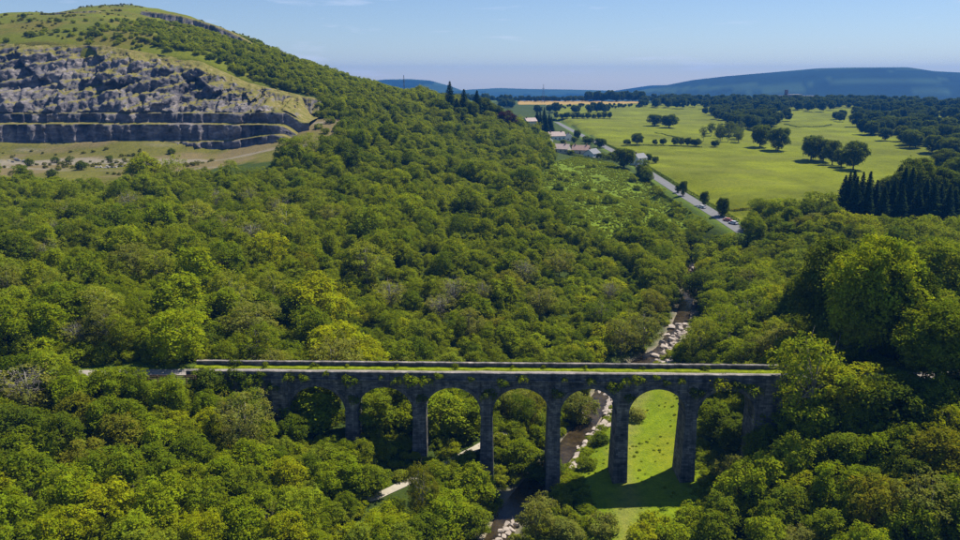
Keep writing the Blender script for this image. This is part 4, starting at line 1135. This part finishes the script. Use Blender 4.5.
def place_word(t):
    x, y = t['x'], t['y']
    if t['note'] == 'far' or y > 760: return 'on the far side of the fields'
    if y < 138:
        if x < -52: return 'on the slope below the fence and track'
        if x < -22: return 'in the thicket left of the footpath'
        if x < 14: return 'between footpath and river before the viaduct'
        if x < 50: return 'at the near edge of the meadow'
        return 'on the bank below the right abutment'
    if t['kind'] == 'spruce' and x > 150: return 'in the dark conifer stand by the pasture'
    if t['kind'] == 'spruce' and y > 560 and x < 40: return 'on the crest of the wooded spur'
    if x > 40 and y > 285:
        if t['kind'] in ('oak', 'spruce') : return 'in the pasture or its hedges' if x > 110 else 'beside the houses and the lane'
        if t['kind'] == 'shrub': return 'on the open slope below the houses'
        return 'along the lower edge of the pasture'
    if x > 14 and y < 215 and x < 58: return 'beside the river behind the viaduct'
    if x >= 58: return 'on the right bank behind the viaduct' if y < 225 else 'between the upper river and the conifers'
    if y < 172: return 'right behind the arches' if x > -50 else 'along the track behind the embankment'
    if x < -95 and y > 500: return 'on the hilltop above the quarry'
    if x < -60 and y > 300: return 'near the quarry floor'
    if y < 240: return 'low in the hillside wood'
    if y < 340: return 'midway up the hillside wood'
    return 'high on the wooded spur'
def size_word(t):
    lo, hi = {'broad': (7.5, 10), 'ash': (11, 14), 'beech': (21, 25), 'oak': (8, 14), 'twiggy': (8, 10), 'spruce': (17, 20.5), 'shrub': (2.8, 3.8)}[t['kind']]
    return 'small' if t['H'] < lo else ('tall' if t['H'] > hi else 'middling')
ORD = ['', 'second', 'third', 'fourth', 'fifth', 'sixth', 'seventh', 'eighth', 'ninth', 'tenth', 'eleventh', 'twelfth', 'thirteenth', 'fourteenth', 'fifteenth', 'sixteenth', 'seventeenth', 'eighteenth', 'nineteenth', 'twentieth']
bins = {}
for t in alone:
    sw_ = '' if t['kind'] == 'beech' else size_word(t) + ' '
    t['base'] = (sw_ + (t['tint'] + ' ' if t['kind'] != 'twiggy' else '') + NOUN[t['kind']], place_word(t)); bins.setdefault(t['base'], []).append(t)
for (what, where), ts in bins.items():
    ts2 = [t for t in ts if not (t['note'] and t['note'] != 'far')]
    ts2.sort(key=lambda t: t['u'])
    for i, t in enumerate(ts2):
        if len(ts2) == 1: t['label'] = what + ' ' + where
        elif i == 0: t['label'] = 'leftmost ' + what + ' ' + where
        elif i == len(ts2) - 1: t['label'] = 'rightmost ' + what + ' ' + where
        elif i < 20: t['label'] = ORD[i] + ' ' + what + ' from the left, ' + where
        else: t['label'] = what + ' towards the right ' + where
    for t in ts:
        if t not in ts2: t['label'] = t['note']
first = {}
for t in alone:
    p = PROTO[t['kind']][t['v']]
    r = empty(WORD[t['kind']], (t['x'], t['y'], t['z'] - .15), t['rz'], t['s'])
    tag(r, t['label'], CATG.get(t['kind'], 'tree'), 'bushes ' + place_word(t) if t['kind'] == 'shrub' else 'trees ' + place_word(t))
    c = link('foliage' if t['kind'] == 'shrub' else 'crown', p[0], r); tr = link('stem' if t['kind'] == 'shrub' else 'trunk', p[1], r)
    c.color = (*TINT[t['tint']], .45); tr.color = (1, 1, 1, 0)
    first.setdefault((t['kind'], t['v']), c)

# ------------------------------------------------------------------ masses: points that carry copies of the crowns
def mass_object(name, rows, label, tint, alpha, keys):
    """rows: (x, y, z, scale xy, scale z, rot, which); keys: list of crown objects that are copied"""
    ng = bpy.data.node_groups.new(name + '_scatter', 'GeometryNodeTree')
    ng.interface.new_socket('Geometry', in_out='INPUT', socket_type='NodeSocketGeometry'); ng.interface.new_socket('Geometry', in_out='OUTPUT', socket_type='NodeSocketGeometry')
    n, l = ng.nodes, ng.links
    gi, go = n.new('NodeGroupInput'), n.new('NodeGroupOutput')
    join = n.new('GeometryNodeJoinGeometry')
    for k in reversed(keys):
        oi = n.new('GeometryNodeObjectInfo'); oi.inputs['Object'].default_value = k; oi.inputs['As Instance'].default_value = False; oi.transform_space = 'ORIGINAL'
        g2 = n.new('GeometryNodeGeometryToInstance'); l.new(oi.outputs['Geometry'], g2.inputs[0]); l.new(g2.outputs[0], join.inputs[0])
    def attr(nm, ty):
        a = n.new('GeometryNodeInputNamedAttribute'); a.data_type = ty; a.inputs['Name'].default_value = nm; return a.outputs['Attribute']
    ip = n.new('GeometryNodeInstanceOnPoints'); ip.inputs['Pick Instance'].default_value = True
    l.new(gi.outputs[0], ip.inputs['Points']); l.new(join.outputs[0], ip.inputs['Instance'])
    l.new(attr('which', 'INT'), ip.inputs['Instance Index']); l.new(attr('spin', 'FLOAT_VECTOR'), ip.inputs['Rotation']); l.new(attr('size', 'FLOAT_VECTOR'), ip.inputs['Scale'])
    l.new(ip.outputs[0], go.inputs[0])
    me = bpy.data.meshes.new(name); R = np.array(rows, float); me.vertices.add(len(R)); me.vertices.foreach_set('co', R[:, :3].astype(np.float32).ravel())
    a = me.attributes.new('which', 'INT', 'POINT'); a.data.foreach_set('value', R[:, 6].astype(np.int32))
    a = me.attributes.new('spin', 'FLOAT_VECTOR', 'POINT'); a.data.foreach_set('vector', np.stack([R[:, 5] * 0, R[:, 5] * 0, R[:, 5]], 1).astype(np.float32).ravel())
    a = me.attributes.new('size', 'FLOAT_VECTOR', 'POINT'); a.data.foreach_set('vector', np.stack([R[:, 3], R[:, 3], R[:, 4]], 1).astype(np.float32).ravel())
    me.update()
    o = link(name, me); md = o.modifiers.new('scatter', 'NODES'); md.node_group = ng
    o.color = (*tint, alpha)
    return tag(o, label, None, None, 'stuff')
def pick(kinds):
    out = []
    for k in kinds:
        for v in range(len(PROTO[k])):
            if (k, v) in first: out.append((k, v))
    return out
ks = pick(['broad', 'ash', 'twiggy', 'beech', 'spruce', 'shrub']); kpos = {k: i for i, k in enumerate(ks)}
rows = [(t['x'], t['y'], t['z'] - .15, t['s'][0], t['s'][2], t['rz'], kpos.get((t['kind'], t['v']), 0)) for t in mass if t['kind'] != 'oak']
mass_object('woodland', rows, 'dense green wood covering the hillside behind the viaduct', (.180, .238, .007), 1.0, [first[k] for k in ks])
ko = pick(['oak']); kop = {k: i for i, k in enumerate(ko)}
rows = [(t['x'], t['y'], t['z'] - .15, t['s'][0], t['s'][2], t['rz'], kop.get((t['kind'], t['v']), 0)) for t in mass if t['kind'] == 'oak']
mass_object('far_woodland', rows, 'dark woods beyond the fields towards the blue hill', (.066, .104, .014), .7, [first[k] for k in ko])
kz = pick(['shrub']); 
def low(pts): return [(x, y, z, s * RNG.uniform(.9, 1.4), s, RNG.uniform(0, 6.28), int(RNG.integers(len(kz)))) for x, y, z, s in pts]
mass_object('undergrowth', low(UNDER), 'bramble and fern undergrowth beneath the trees', (.205, .255, .008), 1.0, [first[k] for k in kz])
mass_object('bracken', low(BRACKEN), 'bracken on the open slope below the houses', (.21, .275, .010), .35, [first[k] for k in kz])
N = 9000; mx = RNG.uniform(12, 58, N); my = RNG.uniform(98, 200, N); mz = H(mx, my)
mdd = poly_dist(mx, my, [(a, b, 0) for a, b in MEADOW + [MEADOW[0]]])[0]; trod = poly_dist(mx, my, [(25,112,0),(29,130,0),(31,150,0),(37,168,0),(44,184,0),(48,200,0)])[0]
k = in_poly(mx, my, MEADOW) & (trod > 1.6) & (RNG.random(N) < np.where(mdd < 3.5, .55, .07 * (fbm(mx * .2, my * .2, 2, 33) > .5))) & (poly_dist(mx, my, RIVER)[0] > 3.6)
mass_object('meadow_grass', [(x, y, z - .03, s_ * 1.5, s_, RNG.uniform(0, 6.28), int(RNG.integers(len(kz)))) for x, y, z, s_ in zip(mx[k], my[k], mz[k], np.where(mdd[k] < 2.2, RNG.uniform(.16, .42, k.sum()), RNG.uniform(.05, .13, k.sum())))], 'rough grass and weeds over the meadow', (.20, .26, .008), .4, [first[k2] for k2 in kz])
mass_object('gorse', low(GORSE), 'low scrub dotted over the hilltop and heath', (.13, .15, .014), .8, [first[k] for k in kz])
print('TREES', len(alone), len(mass), len(UNDER), len(BRACKEN), len(GORSE), {k: len([t for t in TREES if t['kind'] == k and t['inview']]) for k in WORD})

# ------------------------------------------------------------------ stones in the river bed, blocks on the quarry floor
import bmesh
def stone_mesh(name, flat, mat, seed, n=16):
    r = np.random.default_rng(seed); b = bmesh.new()
    P = r.uniform(-1, 1, (n, 3)); P /= np.abs(P).max(axis=1)[:, None] ** .75
    for p in P: b.verts.new((p[0], p[1] * .72, p[2] * flat))
    res = bmesh.ops.convex_hull(b, input=b.verts)
    bmesh.ops.delete(b, geom=[v for v in b.verts if not v.link_faces], context='VERTS')
    bmesh.ops.bevel(b, geom=list(b.edges), offset=.05, segments=1, affect='EDGES')
    me = bpy.data.meshes.new(name); b.to_mesh(me); b.free(); me.materials.append(mat); return me
M_SLAB = simple('pale_limestone', (.40, .34, .295), .85, .22, 1.2, .6, 5)
SLABS = [stone_mesh('river_stone', f, M_SLAB, 100 + i) for i, f in enumerate((.28, .34, .25, .45, .30, .5))]
def stones(line, n, s0, s1, jit, label, group, off=(0, 0), name='river_stone', meshes=SLABS, cat='rock', rz0=None):
    us = [p[0] for p in line]; vs_ = [p[1] for p in line]
    done = []
    for i in range(n * 4):
        if len(done) >= n: break
        f = RNG.random() * (len(line) - 1); a = int(f); f -= a
        u = line[a][0] * (1 - f) + line[a + 1][0] * f + RNG.normal() * jit; v = line[a][1] * (1 - f) + line[a + 1][1] * f + RNG.normal() * jit * .6
        x, y, g = hit(u, v, 0, 80, 600, 1500)
        s = RNG.uniform(s0, s1)
        if any((x - q[0]) ** 2 + (y - q[1]) ** 2 < (.50 * (s + q[2])) ** 2 for q in done): continue
        done.append((x, y, s))
        o = link(name, meshes[int(RNG.integers(len(meshes)))])
        wz = float(poly_dist(np.array([x]), np.array([y]), RIVER)[1][0]) if cat == 'rock' and y < 320 else -99
        o.location = (x, y, max(g, wz - .25) + .12 * s); o.scale = (s, s * RNG.uniform(.7, 1.1), s * RNG.uniform(.8, 1.3))
        o.rotation_euler = (RNG.normal() * .12, RNG.normal() * .12, (RNG.normal() * .35 + rz0) if rz0 is not None else RNG.uniform(0, 6.28))
        tag(o, label, cat, group)
stones([(613, 398), (607, 420), (596, 434), (583, 452), (574, 470)], 95, .45, 1.5, 2.8, 'pale limestone slab on the river bank seen through the fifth arch', 'stones of the river bed', rz0=.9)
stones([(600, 392), (612, 396)], 10, .6, 1.3, 2.5, 'pale limestone slab high in the fifth arch where the river bends', 'stones of the river bed')
stones([(690, 328), (681, 340), (673, 352), (668, 363)], 130, .6, 1.9, 5.0, 'pale limestone slab in the open river bed above the parapet', 'stones of the river bed')
stones([(697, 256), (695, 266), (691, 280)], 16, .8, 1.8, 2.0, 'pale limestone slab in the highest visible stretch of river', 'stones of the river bed')
stones([(512, 525), (505, 533), (500, 542), (492, 545)], 16, .4, 1.0, 4, 'pale limestone slab beside the dark pool at the bottom edge', 'stones of the river bed')
stones([(486, 515), (478, 500)], 6, .4, .9, 3, 'grey stone at the shaded foot of the left river bank', 'stones of the river bed')
stones([(570, 430), (585, 415), (598, 400)], 6, .3, .7, 4, 'small pale stone lying in the brown water', 'stones of the river bed')
M_BLOCK = simple('quarry_block', (.28, .26, .245), .9, .25, .8, .5, 4)
BLOCKS = [stone_mesh('quarry_block', f, M_BLOCK, 300 + i, 12) for i, f in enumerate((.7, .55, .8))]
stones([(96, 168), (126, 167)], 14, .8, 1.5, .8, 'pale quarried block in the row on the quarry floor', 'blocks on the quarry floor', name='quarry_block', meshes=BLOCKS, cat='block')
stones([(2, 160), (26, 162)], 8, 1.0, 1.8, 1.0, 'grey quarried block at the left edge of the quarry floor', 'blocks on the quarry floor', name='quarry_block', meshes=BLOCKS, cat='block')
o = link('meadow_stone', SLABS[3]); x, y, g = hit(610, 518, 0, 80); o.location = (x, y, g + .1); o.scale = (.7, .5, .6); tag(o, 'single pale stone lying in the near meadow', 'rock')

# ------------------------------------------------------------------ plants rooted in the viaduct's masonry
ARCHN = ['first', 'second', 'third', 'fourth', 'fifth', 'sixth', 'seventh']
wall_spots = [(258,376,1.1,'mid green'),(286,378,1.5,'mid green'),(301,379,1.3,'bright green'),(324,375,.8,'mid green'),(347,381,2.0,'mid green'),(396,381,1.4,'mid green'),(409,380,2.0,'bright green'),(424,380,1.8,'bright green'),(437,376,1.1,'bright green'),
              (487,393,2.0,'dark green'),(501,382,1.5,'mid green'),(522,378,1.3,'bright green'),(612,385,1.9,'mid green'),(624,380,1.4,'bright green'),(636,378,1.6,'bright green'),(718,381,2.3,'yellow-green'),(240,383,2.0,'dark green'),(564,379,.8,'mid green'),
              (470,379,.9,'mid green'),(680,379,1.0,'bright green'),(665,381,1.0,'mid green'),(380,378,.8,'mid green'),(735,383,1.6,'dark green'),(270,388,1.6,'dark green'),(232,376,2.2,'dark green'),(250,381,2.4,'mid green'),(352,400,1.6,'dark green'),(420,398,1.5,'dark green'),(556,392,1.6,'dark green'),(628,396,1.5,'dark green'),(694,390,1.8,'dark green'),(590,380,1.2,'mid green'),(655,376,.9,'bright green'),(750,386,2.2,'mid green')]
def near_arch(u): return ARCHN[int(np.clip((u - 282) / 68.5, 0, 6))]
seen = {}
for i, (u, v, s, tn) in enumerate(wall_spots):
    q = at_y(u, v, 137.4); p = PROTO['tuft'][i % 2]
    s_ = (q[0] - VO[0]) * VE[0] + (137.4 - VO[1]) * VE[1]; w = vpt(s_, .05 if v < 384.5 else -.05)
    r = empty('wall_plant', (w[0], w[1], q[2] - .45 * s), RNG.uniform(0, 6), s * .95); r.rotation_euler = (.55, 0, RNG.uniform(-.4, .4))
    base = tn + ' plant rooted in the outer wall over the ' + near_arch(u) + ' arch from the left'
    seen[base] = seen.get(base, 0) + 1
    tag(r, base if seen[base] == 1 else ('second ' if seen[base] == 2 else 'third ') + base, 'plant', 'plants rooted in the viaduct wall')
    c = link('foliage', p[0], r); c.color = (*TINT[tn], .5); link('stem', p[1], r)
for i, (u, s, tn) in enumerate([(262,1.3,'mid green'),(310,1.2,'mid green'),(345,.9,'bright green'),(395,1.0,'mid green'),(455,1.2,'mid green'),(512,.9,'bright green'),(545,1.0,'mid green'),(585,1.0,'mid green'),(642,.8,'mid green'),(706,1.2,'dark green'),(228,1.6,'dark green')]):
    s_ = (u - 480) / 4.95 - VO[0]; w = vpt(s_, WID - 1.0); p = PROTO['tuft'][i % 2]
    r = empty('wall_plant', (w[0], w[1], DECK), RNG.uniform(0, 6), s)
    tag(r, tn + ' tuft at the foot of the far parapet, number ' + ['one', 'two', 'three', 'four', 'five', 'six', 'seven', 'eight', 'nine', 'ten', 'eleven'][i] + ' from the left' if False else (['leftmost', 'second', 'third', 'fourth', 'fifth', 'sixth', 'seventh', 'eighth', 'ninth', 'rightmost', 'lowest'][i] + ' ' + tn + ' tuft from the left along the far parapet'), 'plant', 'tufts along the far parapet')
    c = link('foliage', p[0], r); c.color = (*TINT[tn], .5); link('stem', p[1], r)

# ------------------------------------------------------------------ hedges
def hedge(pix, h, w, label, tint='dark green', off=0.0, y0=250, dens=26, group=None, pts=None):
    P = [hit(u, v, 0, y0) for u, v in pix] if pts is None else pts
    P = np.array([[p[0], p[1]] for p in P], float)
    if off:
        D = np.gradient(P, axis=0); D /= np.linalg.norm(D, axis=1)[:, None]; P = P + np.stack([D[:, 1], -D[:, 0]], 1) * off
    o0 = P[0].copy(); C, N = [], []
    for a, b in zip(P[:-1], P[1:]):
        Ls = np.linalg.norm(b - a); n = int(Ls * dens); t = RNG.random(n); q = a + (b - a) * t[:, None]
        ang = RNG.uniform(0, math.pi, n); hh = h * (.75 + .5 * fbm(q[:, 0] * .25, q[:, 1] * .25, 2, 15)); rr = .75 + .3 * RNG.random(n)
        dn = np.array([b[1] - a[1], a[0] - b[0]]) / Ls
        q2 = q + dn * (np.cos(ang) * w * .5 * rr)[:, None]; z = H(q[:, 0], q[:, 1]) + np.sin(ang) ** .6 * hh * rr
        C.append(np.stack([q2[:, 0] - o0[0], q2[:, 1] - o0[1], z], 1)); N.append(np.stack([dn[0] * np.cos(ang), dn[1] * np.cos(ang), np.sin(ang)], 1) + unit(n) * .6)
    C = np.concatenate(C); N = np.concatenate(N); n = len(C); bb = .75 + .5 * RNG.random(n)
    me = leaf_mesh('hedge', C, N, .30 * (.7 + .6 * RNG.random(n)), np.stack([bb, bb, bb], 1), M_LEAF)
    o = link('hedge', me); o.location = (o0[0], o0[1], 0); o.color = (*TINT[tint], .4)
    return tag(o, label, 'hedge', group)
hedge(None, 1.5, 1.8, 'dark hedge along the field side of the lane', off=5.0, pts=ROAD[1:9])
hedge([(641,176),(655,187),(668,199),(684,212)], 1.2, 1.3, 'low dark hedge on the slope side of the lane')
hedge([(621,146.5),(640,146),(660,146),(680,146.5),(702,147.5)], 1.0, 1.6, 'broken field hedge with small trees across the pasture')
hedge([(727,210.5),(742,210),(757,209.5),(772,208),(786,207)], 1.1, 1.2, 'low hedge closing the bottom corner of the pasture', 'olive green')
hedge([(655,133),(675,137),(690,141),(702,143)], .7, 1.0, 'faint hedge running down the far pasture')
hedge([(784,125),(797,127.5),(815,127.5),(832,125.5)], 1.6, 1.6, 'hedge between the two far pastures')
hedge([(560,150),(575,156),(600,161),(614,160)], 1.6, 2.0, 'garden hedge below the bungalows')

# ------------------------------------------------------------------ houses
M_WHITE = simple('white_render', (.74, .73, .70), .8, .06, .4); M_CREAM = simple('cream_render', (.60, .53, .42), .85, .08, .4); M_BRICK = simple('brick_wall', (.30, .17, .12), .9, .2, 1)
M_SLATE = simple('slate_roof', (.15, .155, .175), .6, .2, .8, .3, 4); M_TILE = simple('tile_roof', (.36, .24, .20), .8, .2, .8, .3, 4); M_PINKTILE = simple('weathered_tile', (.42, .33, .30), .8, .15, .8, .3, 4)
M_GLASS = simple('window_glass', (.03, .035, .045), .15, .2, 1, spec=.6); M_DOOR = simple('painted_door', (.12, .06, .04), .5); M_FRAME = simple('window_frame', (.7, .7, .7), .5, .05)
def house(u, v, L_, D_, he, hr, rz, roofm, wallm, label, storeys=1, y0=380, wing=None, dist=None):
    x, y, g = hit(u, v, 0, y0) if dist is None else (at_y(u, v, dist)[0], dist, float(H(at_y(u, v, dist)[0], dist)))
    r = empty('house', (x, y, g - .2), rz); tag(r, label, 'house', 'houses by the lane' if y < 1000 else 'houses of the far town')
    mb = MB(); a, b = L_ / 2, D_ / 2
    mb.prism([(-b, -1), (b, -1), (b, he), (0, hr - .12), (-b, he)], -a, a); me = mb.mesh('wall', wallm); fix_normals(me); link('wall', me, r)
    mb = MB(); ov = .35; sl = (hr - he) / b
    mb.prism([(-b - ov, he - ov * sl), (0, hr), (b + ov, he - ov * sl), (b + ov, he - ov * sl + .18), (0, hr + .22), (-b - ov, he - ov * sl + .18)], -a - .3, a + .3)
    me = mb.mesh('roof', roofm); fix_normals(me); ro = link('roof', me, r)
    for cx in ((-a * .7,) if L_ < 13 else (-a * .7, a * .65)):
        mb = MB(); mb.box(cx - .35, cx + .35, -.45, .45, hr - .5, hr + 1.2); mb.box(cx - .42, cx + .42, -.52, .52, hr + 1.2, hr + 1.35); link('chimney', mb.mesh('chimney', M_BRICK), ro)
    for side in (-1, 1):
        for st in range(storeys):
            z = .9 + st * 2.6; nw = max(2, int(L_ / 3.6))
            for i in range(nw):
                wx = -a + L_ * (i + .5) / nw
                if side == -1 and st == 0 and i == nw // 2:
                    mb = MB(); mb.box(wx - .5, wx + .5, -b - .06, -b - .01, .1, 2.15); link('door', mb.mesh('door', M_DOOR), r); continue
                yy = side * b; s0, s1 = (yy - .07, yy - .01) if side < 0 else (yy + .01, yy + .07)
                mb = MB(); mb.box(wx - .7, wx + .7, s0, s1, z, z + 1.25); w_ = link('window', mb.mesh('window', M_FRAME), r)
                t0, t1 = (s0 - .02, s0 - .003) if side < 0 else (s1 + .003, s1 + .02)
                mb = MB(); mb.box(wx - .6, wx + .6, t0, t1, z + .1, z + 1.15); link('pane', mb.mesh('pane', M_GLASS), w_)
    for end in (-1, 1):
        xx = end * a; s0, s1 = (xx - .07, xx - .01) if end < 0 else (xx + .01, xx + .07)
        mb = MB(); mb.box(s0, s1, -.7, .7, 1.0 + (storeys - 1) * 2.4, 2.2 + (storeys - 1) * 2.4); w_ = link('window', mb.mesh('window', M_FRAME), r)
        t0, t1 = (s0 - .02, s0 - .003) if end < 0 else (s1 + .003, s1 + .02)
        mb = MB(); mb.box(t0, t1, -.6, .6, 1.1 + (storeys - 1) * 2.4, 2.1 + (storeys - 1) * 2.4); link('pane', mb.mesh('pane', M_GLASS), w_)
    return r
house(530, 125.5, 12, 8, 4.6, 7.6, .5, M_PINKTILE, M_CREAM, 'house with a pinkish roof among the trees above the others', 2, 480)
house(546.5, 145, 9, 9, 3.4, 6.8, 1.35, M_SLATE, M_WHITE, 'white bungalow with its gable towards the slope, farthest left of the group', 1)
house(556, 139.5, 15, 9, 3.6, 7.0, .25, M_PINKTILE, M_WHITE, 'long bungalow with a pinkish grey roof behind the white gable', 1)
house(568, 140.5, 8, 7, 4.2, 6.6, 1.5, M_SLATE, M_WHITE, 'small white house end beside the lane', 1)
house(558, 152, 18, 9, 3.0, 6.2, -.45, M_PINKTILE, M_CREAM, 'lowest bungalow with a broad pinkish tiled roof', 1)
house(581, 153.5, 13, 8, 3.2, 6.4, -.35, M_TILE, M_CREAM, 'bungalow with a brown roof beside the white gables', 1)
house(592, 157, 12, 8, 3.0, 6.0, .95, M_SLATE, M_WHITE, 'white gabled bungalow at the right end of the group', 1)
house(638.5, 164.5, 10, 7, 5.0, 7.8, .7, M_SLATE, M_WHITE, 'white cottage with a grey roof standing alone by the lane', 2)
house(772, 104, 26, 12, 6, 9, .1, M_TILE, M_BRICK, 'row of red-brown roofs left of the distant block', 2, dist=1480)
house(815, 104, 22, 12, 6, 9, -.2, M_TILE, M_BRICK, 'red-brown roof right of the distant block', 2, dist=1480)
house(868, 103.5, 24, 12, 6, 9, .2, M_TILE, M_BRICK, 'reddish roof in the woods below the blue hill', 2, dist=1480)
house(957, 117, 12, 9, 6, 9, .4, M_SLATE, M_WHITE, 'white house at the right edge among far trees', 2, dist=1050)
# a parked car or two
def car(u, v, rz, paint, label, van=False, y0=250):
    x, y, g = hit(u, v, 0, y0); r = empty('parked_car', (x, y, g + .13), rz); tag(r, label, 'van' if van else 'car', 'vehicles on the lane')
    m = simple('car_paint', paint, .3, .03, 1, spec=.6); L_ = 4.9 if van else 4.3; w = .9; hb, ht = (1.15, 2.1) if van else (.85, 1.45)
    P = [(-L_/2, .3), (L_/2, .3), (L_/2, .6), (L_/2 - .15, hb - .08), (L_/2 - 1.0, hb), (-L_/2 + .1, hb), (-L_/2, .7)]
    mb = MB(); n = len(P); mb.add([(p[0], -w, p[1]) for p in P] + [(p[0], w, p[1]) for p in P], [tuple(range(n)), tuple(range(n, 2*n))[::-1]] + [(i, n + i, n + (i+1) % n, (i+1) % n) for i in range(n)]); me = mb.mesh('body', m); fix_normals(me); link('body', me, r)
    c0, c1 = (-L_/2 + .1, L_/2 - 1.1) if van else (-L_/2 + .35, L_/2 - 1.35); d0, d1 = (.1, .55) if van else (.45, .65)
    mb = MB(); mb.add([(c0,-w*.96,hb+.003),(c1+d1*.6,-w*.96,hb+.003),(c1+d1*.6,w*.96,hb+.003),(c0,w*.96,hb+.003),(c0+d0,-w*.8,ht-.08),(c1-.1,-w*.8,ht-.08),(c1-.1,w*.8,ht-.08),(c0+d0,w*.8,ht-.08)], [(4,5,6,7),(0,1,5,4),(1,2,6,5),(2,3,7,6),(3,0,4,7)]); link('window', mb.mesh('window', M_GLASS), r)
    mb = MB(); mb.box(c0 + d0 - .02, c1 - .08, -w * .82, w * .82, ht - .08, ht); link('roof', mb.mesh('roof', m), r)
    for sx in (-1, 1):
        for sy in (-1, 1):
            mb = MB(); mb.tube([(sx * L_ * .31, sy * w - .1 * sy, .32), (sx * L_ * .31, sy * w + .03 * sy, .32)], [.33, .33], 12); link('wheel', mb.mesh('wheel', M_TYRE), r)
        mb = MB(); mb.box(sx * L_/2 - .03, sx * L_/2 + .03, -.75, -.4, .55, .7); mb2 = MB(); mb2.box(sx * L_/2 - .03, sx * L_/2 + .03, .4, .75, .55, .7)
        for q in (mb, mb2): link('headlight' if sx > 0 else 'tail_light', q.mesh('light', M_FRAME if sx > 0 else M_RED), r)
M_TYRE = simple('tyre_rubber', (.02, .02, .02), .9); M_RED = simple('red_lens', (.4, .02, .02), .4)
car(702, 208.5, 2.1, (.75, .76, .78), 'white car on the lane nearest the three roadside trees')
car(727.5, 221.5, 2.2, (.62, .22, .18), 'reddish car first of two parked at the near end of the lane')
car(733, 224.5, 2.2, (.70, .74, .80), 'pale car last of two parked at the near end of the lane')
car(617.5, 153.5, 2.4, (.60, .61, .64), 'pale van on the lane beyond the big dark tree', True)
x, y, g = hit(758, 209.2, 0, 250)
tr_ = empty('water_trough', (x, y, g), .1); tag(tr_, 'white trough by the hedge at the bottom of the pasture', 'trough')
mb = MB()
for b_ in ((-1.3, 1.3, -.5, -.42), (-1.3, 1.3, .42, .5), (-1.3, -1.22, -.42, .42), (1.22, 1.3, -.42, .42)): mb.box(b_[0], b_[1], b_[2], b_[3], .1, .95)
mb.box(-1.22, 1.22, -.42, .42, .1, .2); link('basin', mb.mesh('basin', M_WHITE), tr_)
mb = MB(); mb.box(-1.2, -.9, -.4, .4, -.3, .098); link('foot', mb.mesh('foot', M_BLOCK), tr_); mb = MB(); mb.box(.9, 1.2, -.4, .4, -.3, .098); link('foot', mb.mesh('foot', M_BLOCK), tr_)

# ------------------------------------------------------------------ the distant block with its chimney, masts
M_FARWALL = simple('far_block_wall', (.16, .12, .12), .9, .15, .05); M_FARPALE = simple('far_block_pale', (.42, .38, .36), .9, .1, .05)
yb = 1560.0; xb = at_y(795, 100, yb)[0]; zb = float(H(xb, yb))
blk = empty('hospital_block', (xb, yb, zb)); tag(blk, 'long dark block with a tall chimney below the blue hill', 'building')
base_z = max(2.0, at_y(795, 95.6, yb)[2] - zb)
mb = MB(); mb.box(-36, 10, -9, 9, -2, base_z); link('wall', mb.mesh('wall', M_FARWALL), blk)
mb = MB(); mb.box(10.05, 40, -10, 8, -2, base_z - 1.5); link('wall', mb.mesh('wall', M_FARWALL), blk)
mb = MB(); mb.box(-14, 10.0, -9.5, 9.5, base_z + .02, base_z + 2.6); mb.box(10.02, 38, -10.4, 8.4, base_z - 1.48, base_z - .2); link('roof', mb.mesh('roof', M_FARPALE), blk)
ct = at_y(788.8, 89.8, yb); mb = MB(); mb.taper(ct[0] - xb - 2.6, ct[0] - xb + 2.6, 9.1, 13.9, -2, ct[2] - zb, .5); link('chimney', mb.mesh('chimney', M_FARWALL), blk)
for i in range(9):
    for j in range(3):
        mb = MB(); mb.box(-34 + i * 4.9, -31.4 + i * 4.9, -9.12, -9.02, base_z - 3.6 - j * 4, base_z - 1.8 - j * 4); link('window', mb.mesh('window', M_GLASS), blk)
M_STEEL = simple('galvanised_steel', (.12, .12, .13), .6, .1, 1, metal=.2)
def mast(u, vt, dist, half, label):
    t = at_y(u, vt, dist); g = float(H(t[0], dist)); h = t[2] - g
    r = empty('lattice_mast', (t[0], dist, g)); tag(r, label, 'mast')
    for sx in (-1, 1):
        for sy in (-1, 1): mb = MB(); mb.tube([(sx * half, sy * half, -1), (sx * half * .25, sy * half * .25, h * .8), (sx * .2, sy * .2, h)], [.22, .16, .1], 5); link('leg', mb.mesh('leg', M_STEEL), r)
    for k in range(7):
        f = k / 7; f2 = (k + 1) / 7; w0 = half * (1 - .9 * f); w1 = half * (1 - .9 * f2); s = 1 if k % 2 else -1
        mb = MB(); mb.tube([(-w0 * s, -w0, h * f), (w1 * s, -w1, h * f2)], [.1, .1], 4); link('brace', mb.mesh('brace', M_STEEL), r)
    mb = MB(); mb.tube([(-half * 1.1, 0, h * .78), (half * 1.1, 0, h * .78)], [.25, .25], 4); link('arm', mb.mesh('arm', M_STEEL), r)
mast(543.5, 84.3, 1450, 2.6, 'thin mast on the horizon above the tan field')
mast(403.7, 75.0, 900, 1.6, 'thin mast on the skyline of the wooded spur')

# ------------------------------------------------------------------ air
hz, n, l, out = nt('haze_air')
pv = n.new('ShaderNodeVolumePrincipled'); pv.inputs['Color'].default_value = (.05, .32, 1.0, 1); pv.inputs['Density'].default_value = .000115; pv.inputs['Anisotropy'].default_value = .0
l.new(pv.outputs[0], out.inputs['Volume'])
mb = MB(); mb.box(-6900, 6900, -700, 6900, -220, 195); me = mb.mesh('haze', hz)
tag(link('haze', me), 'thin blue summer haze over the whole valley', kind='stuff')
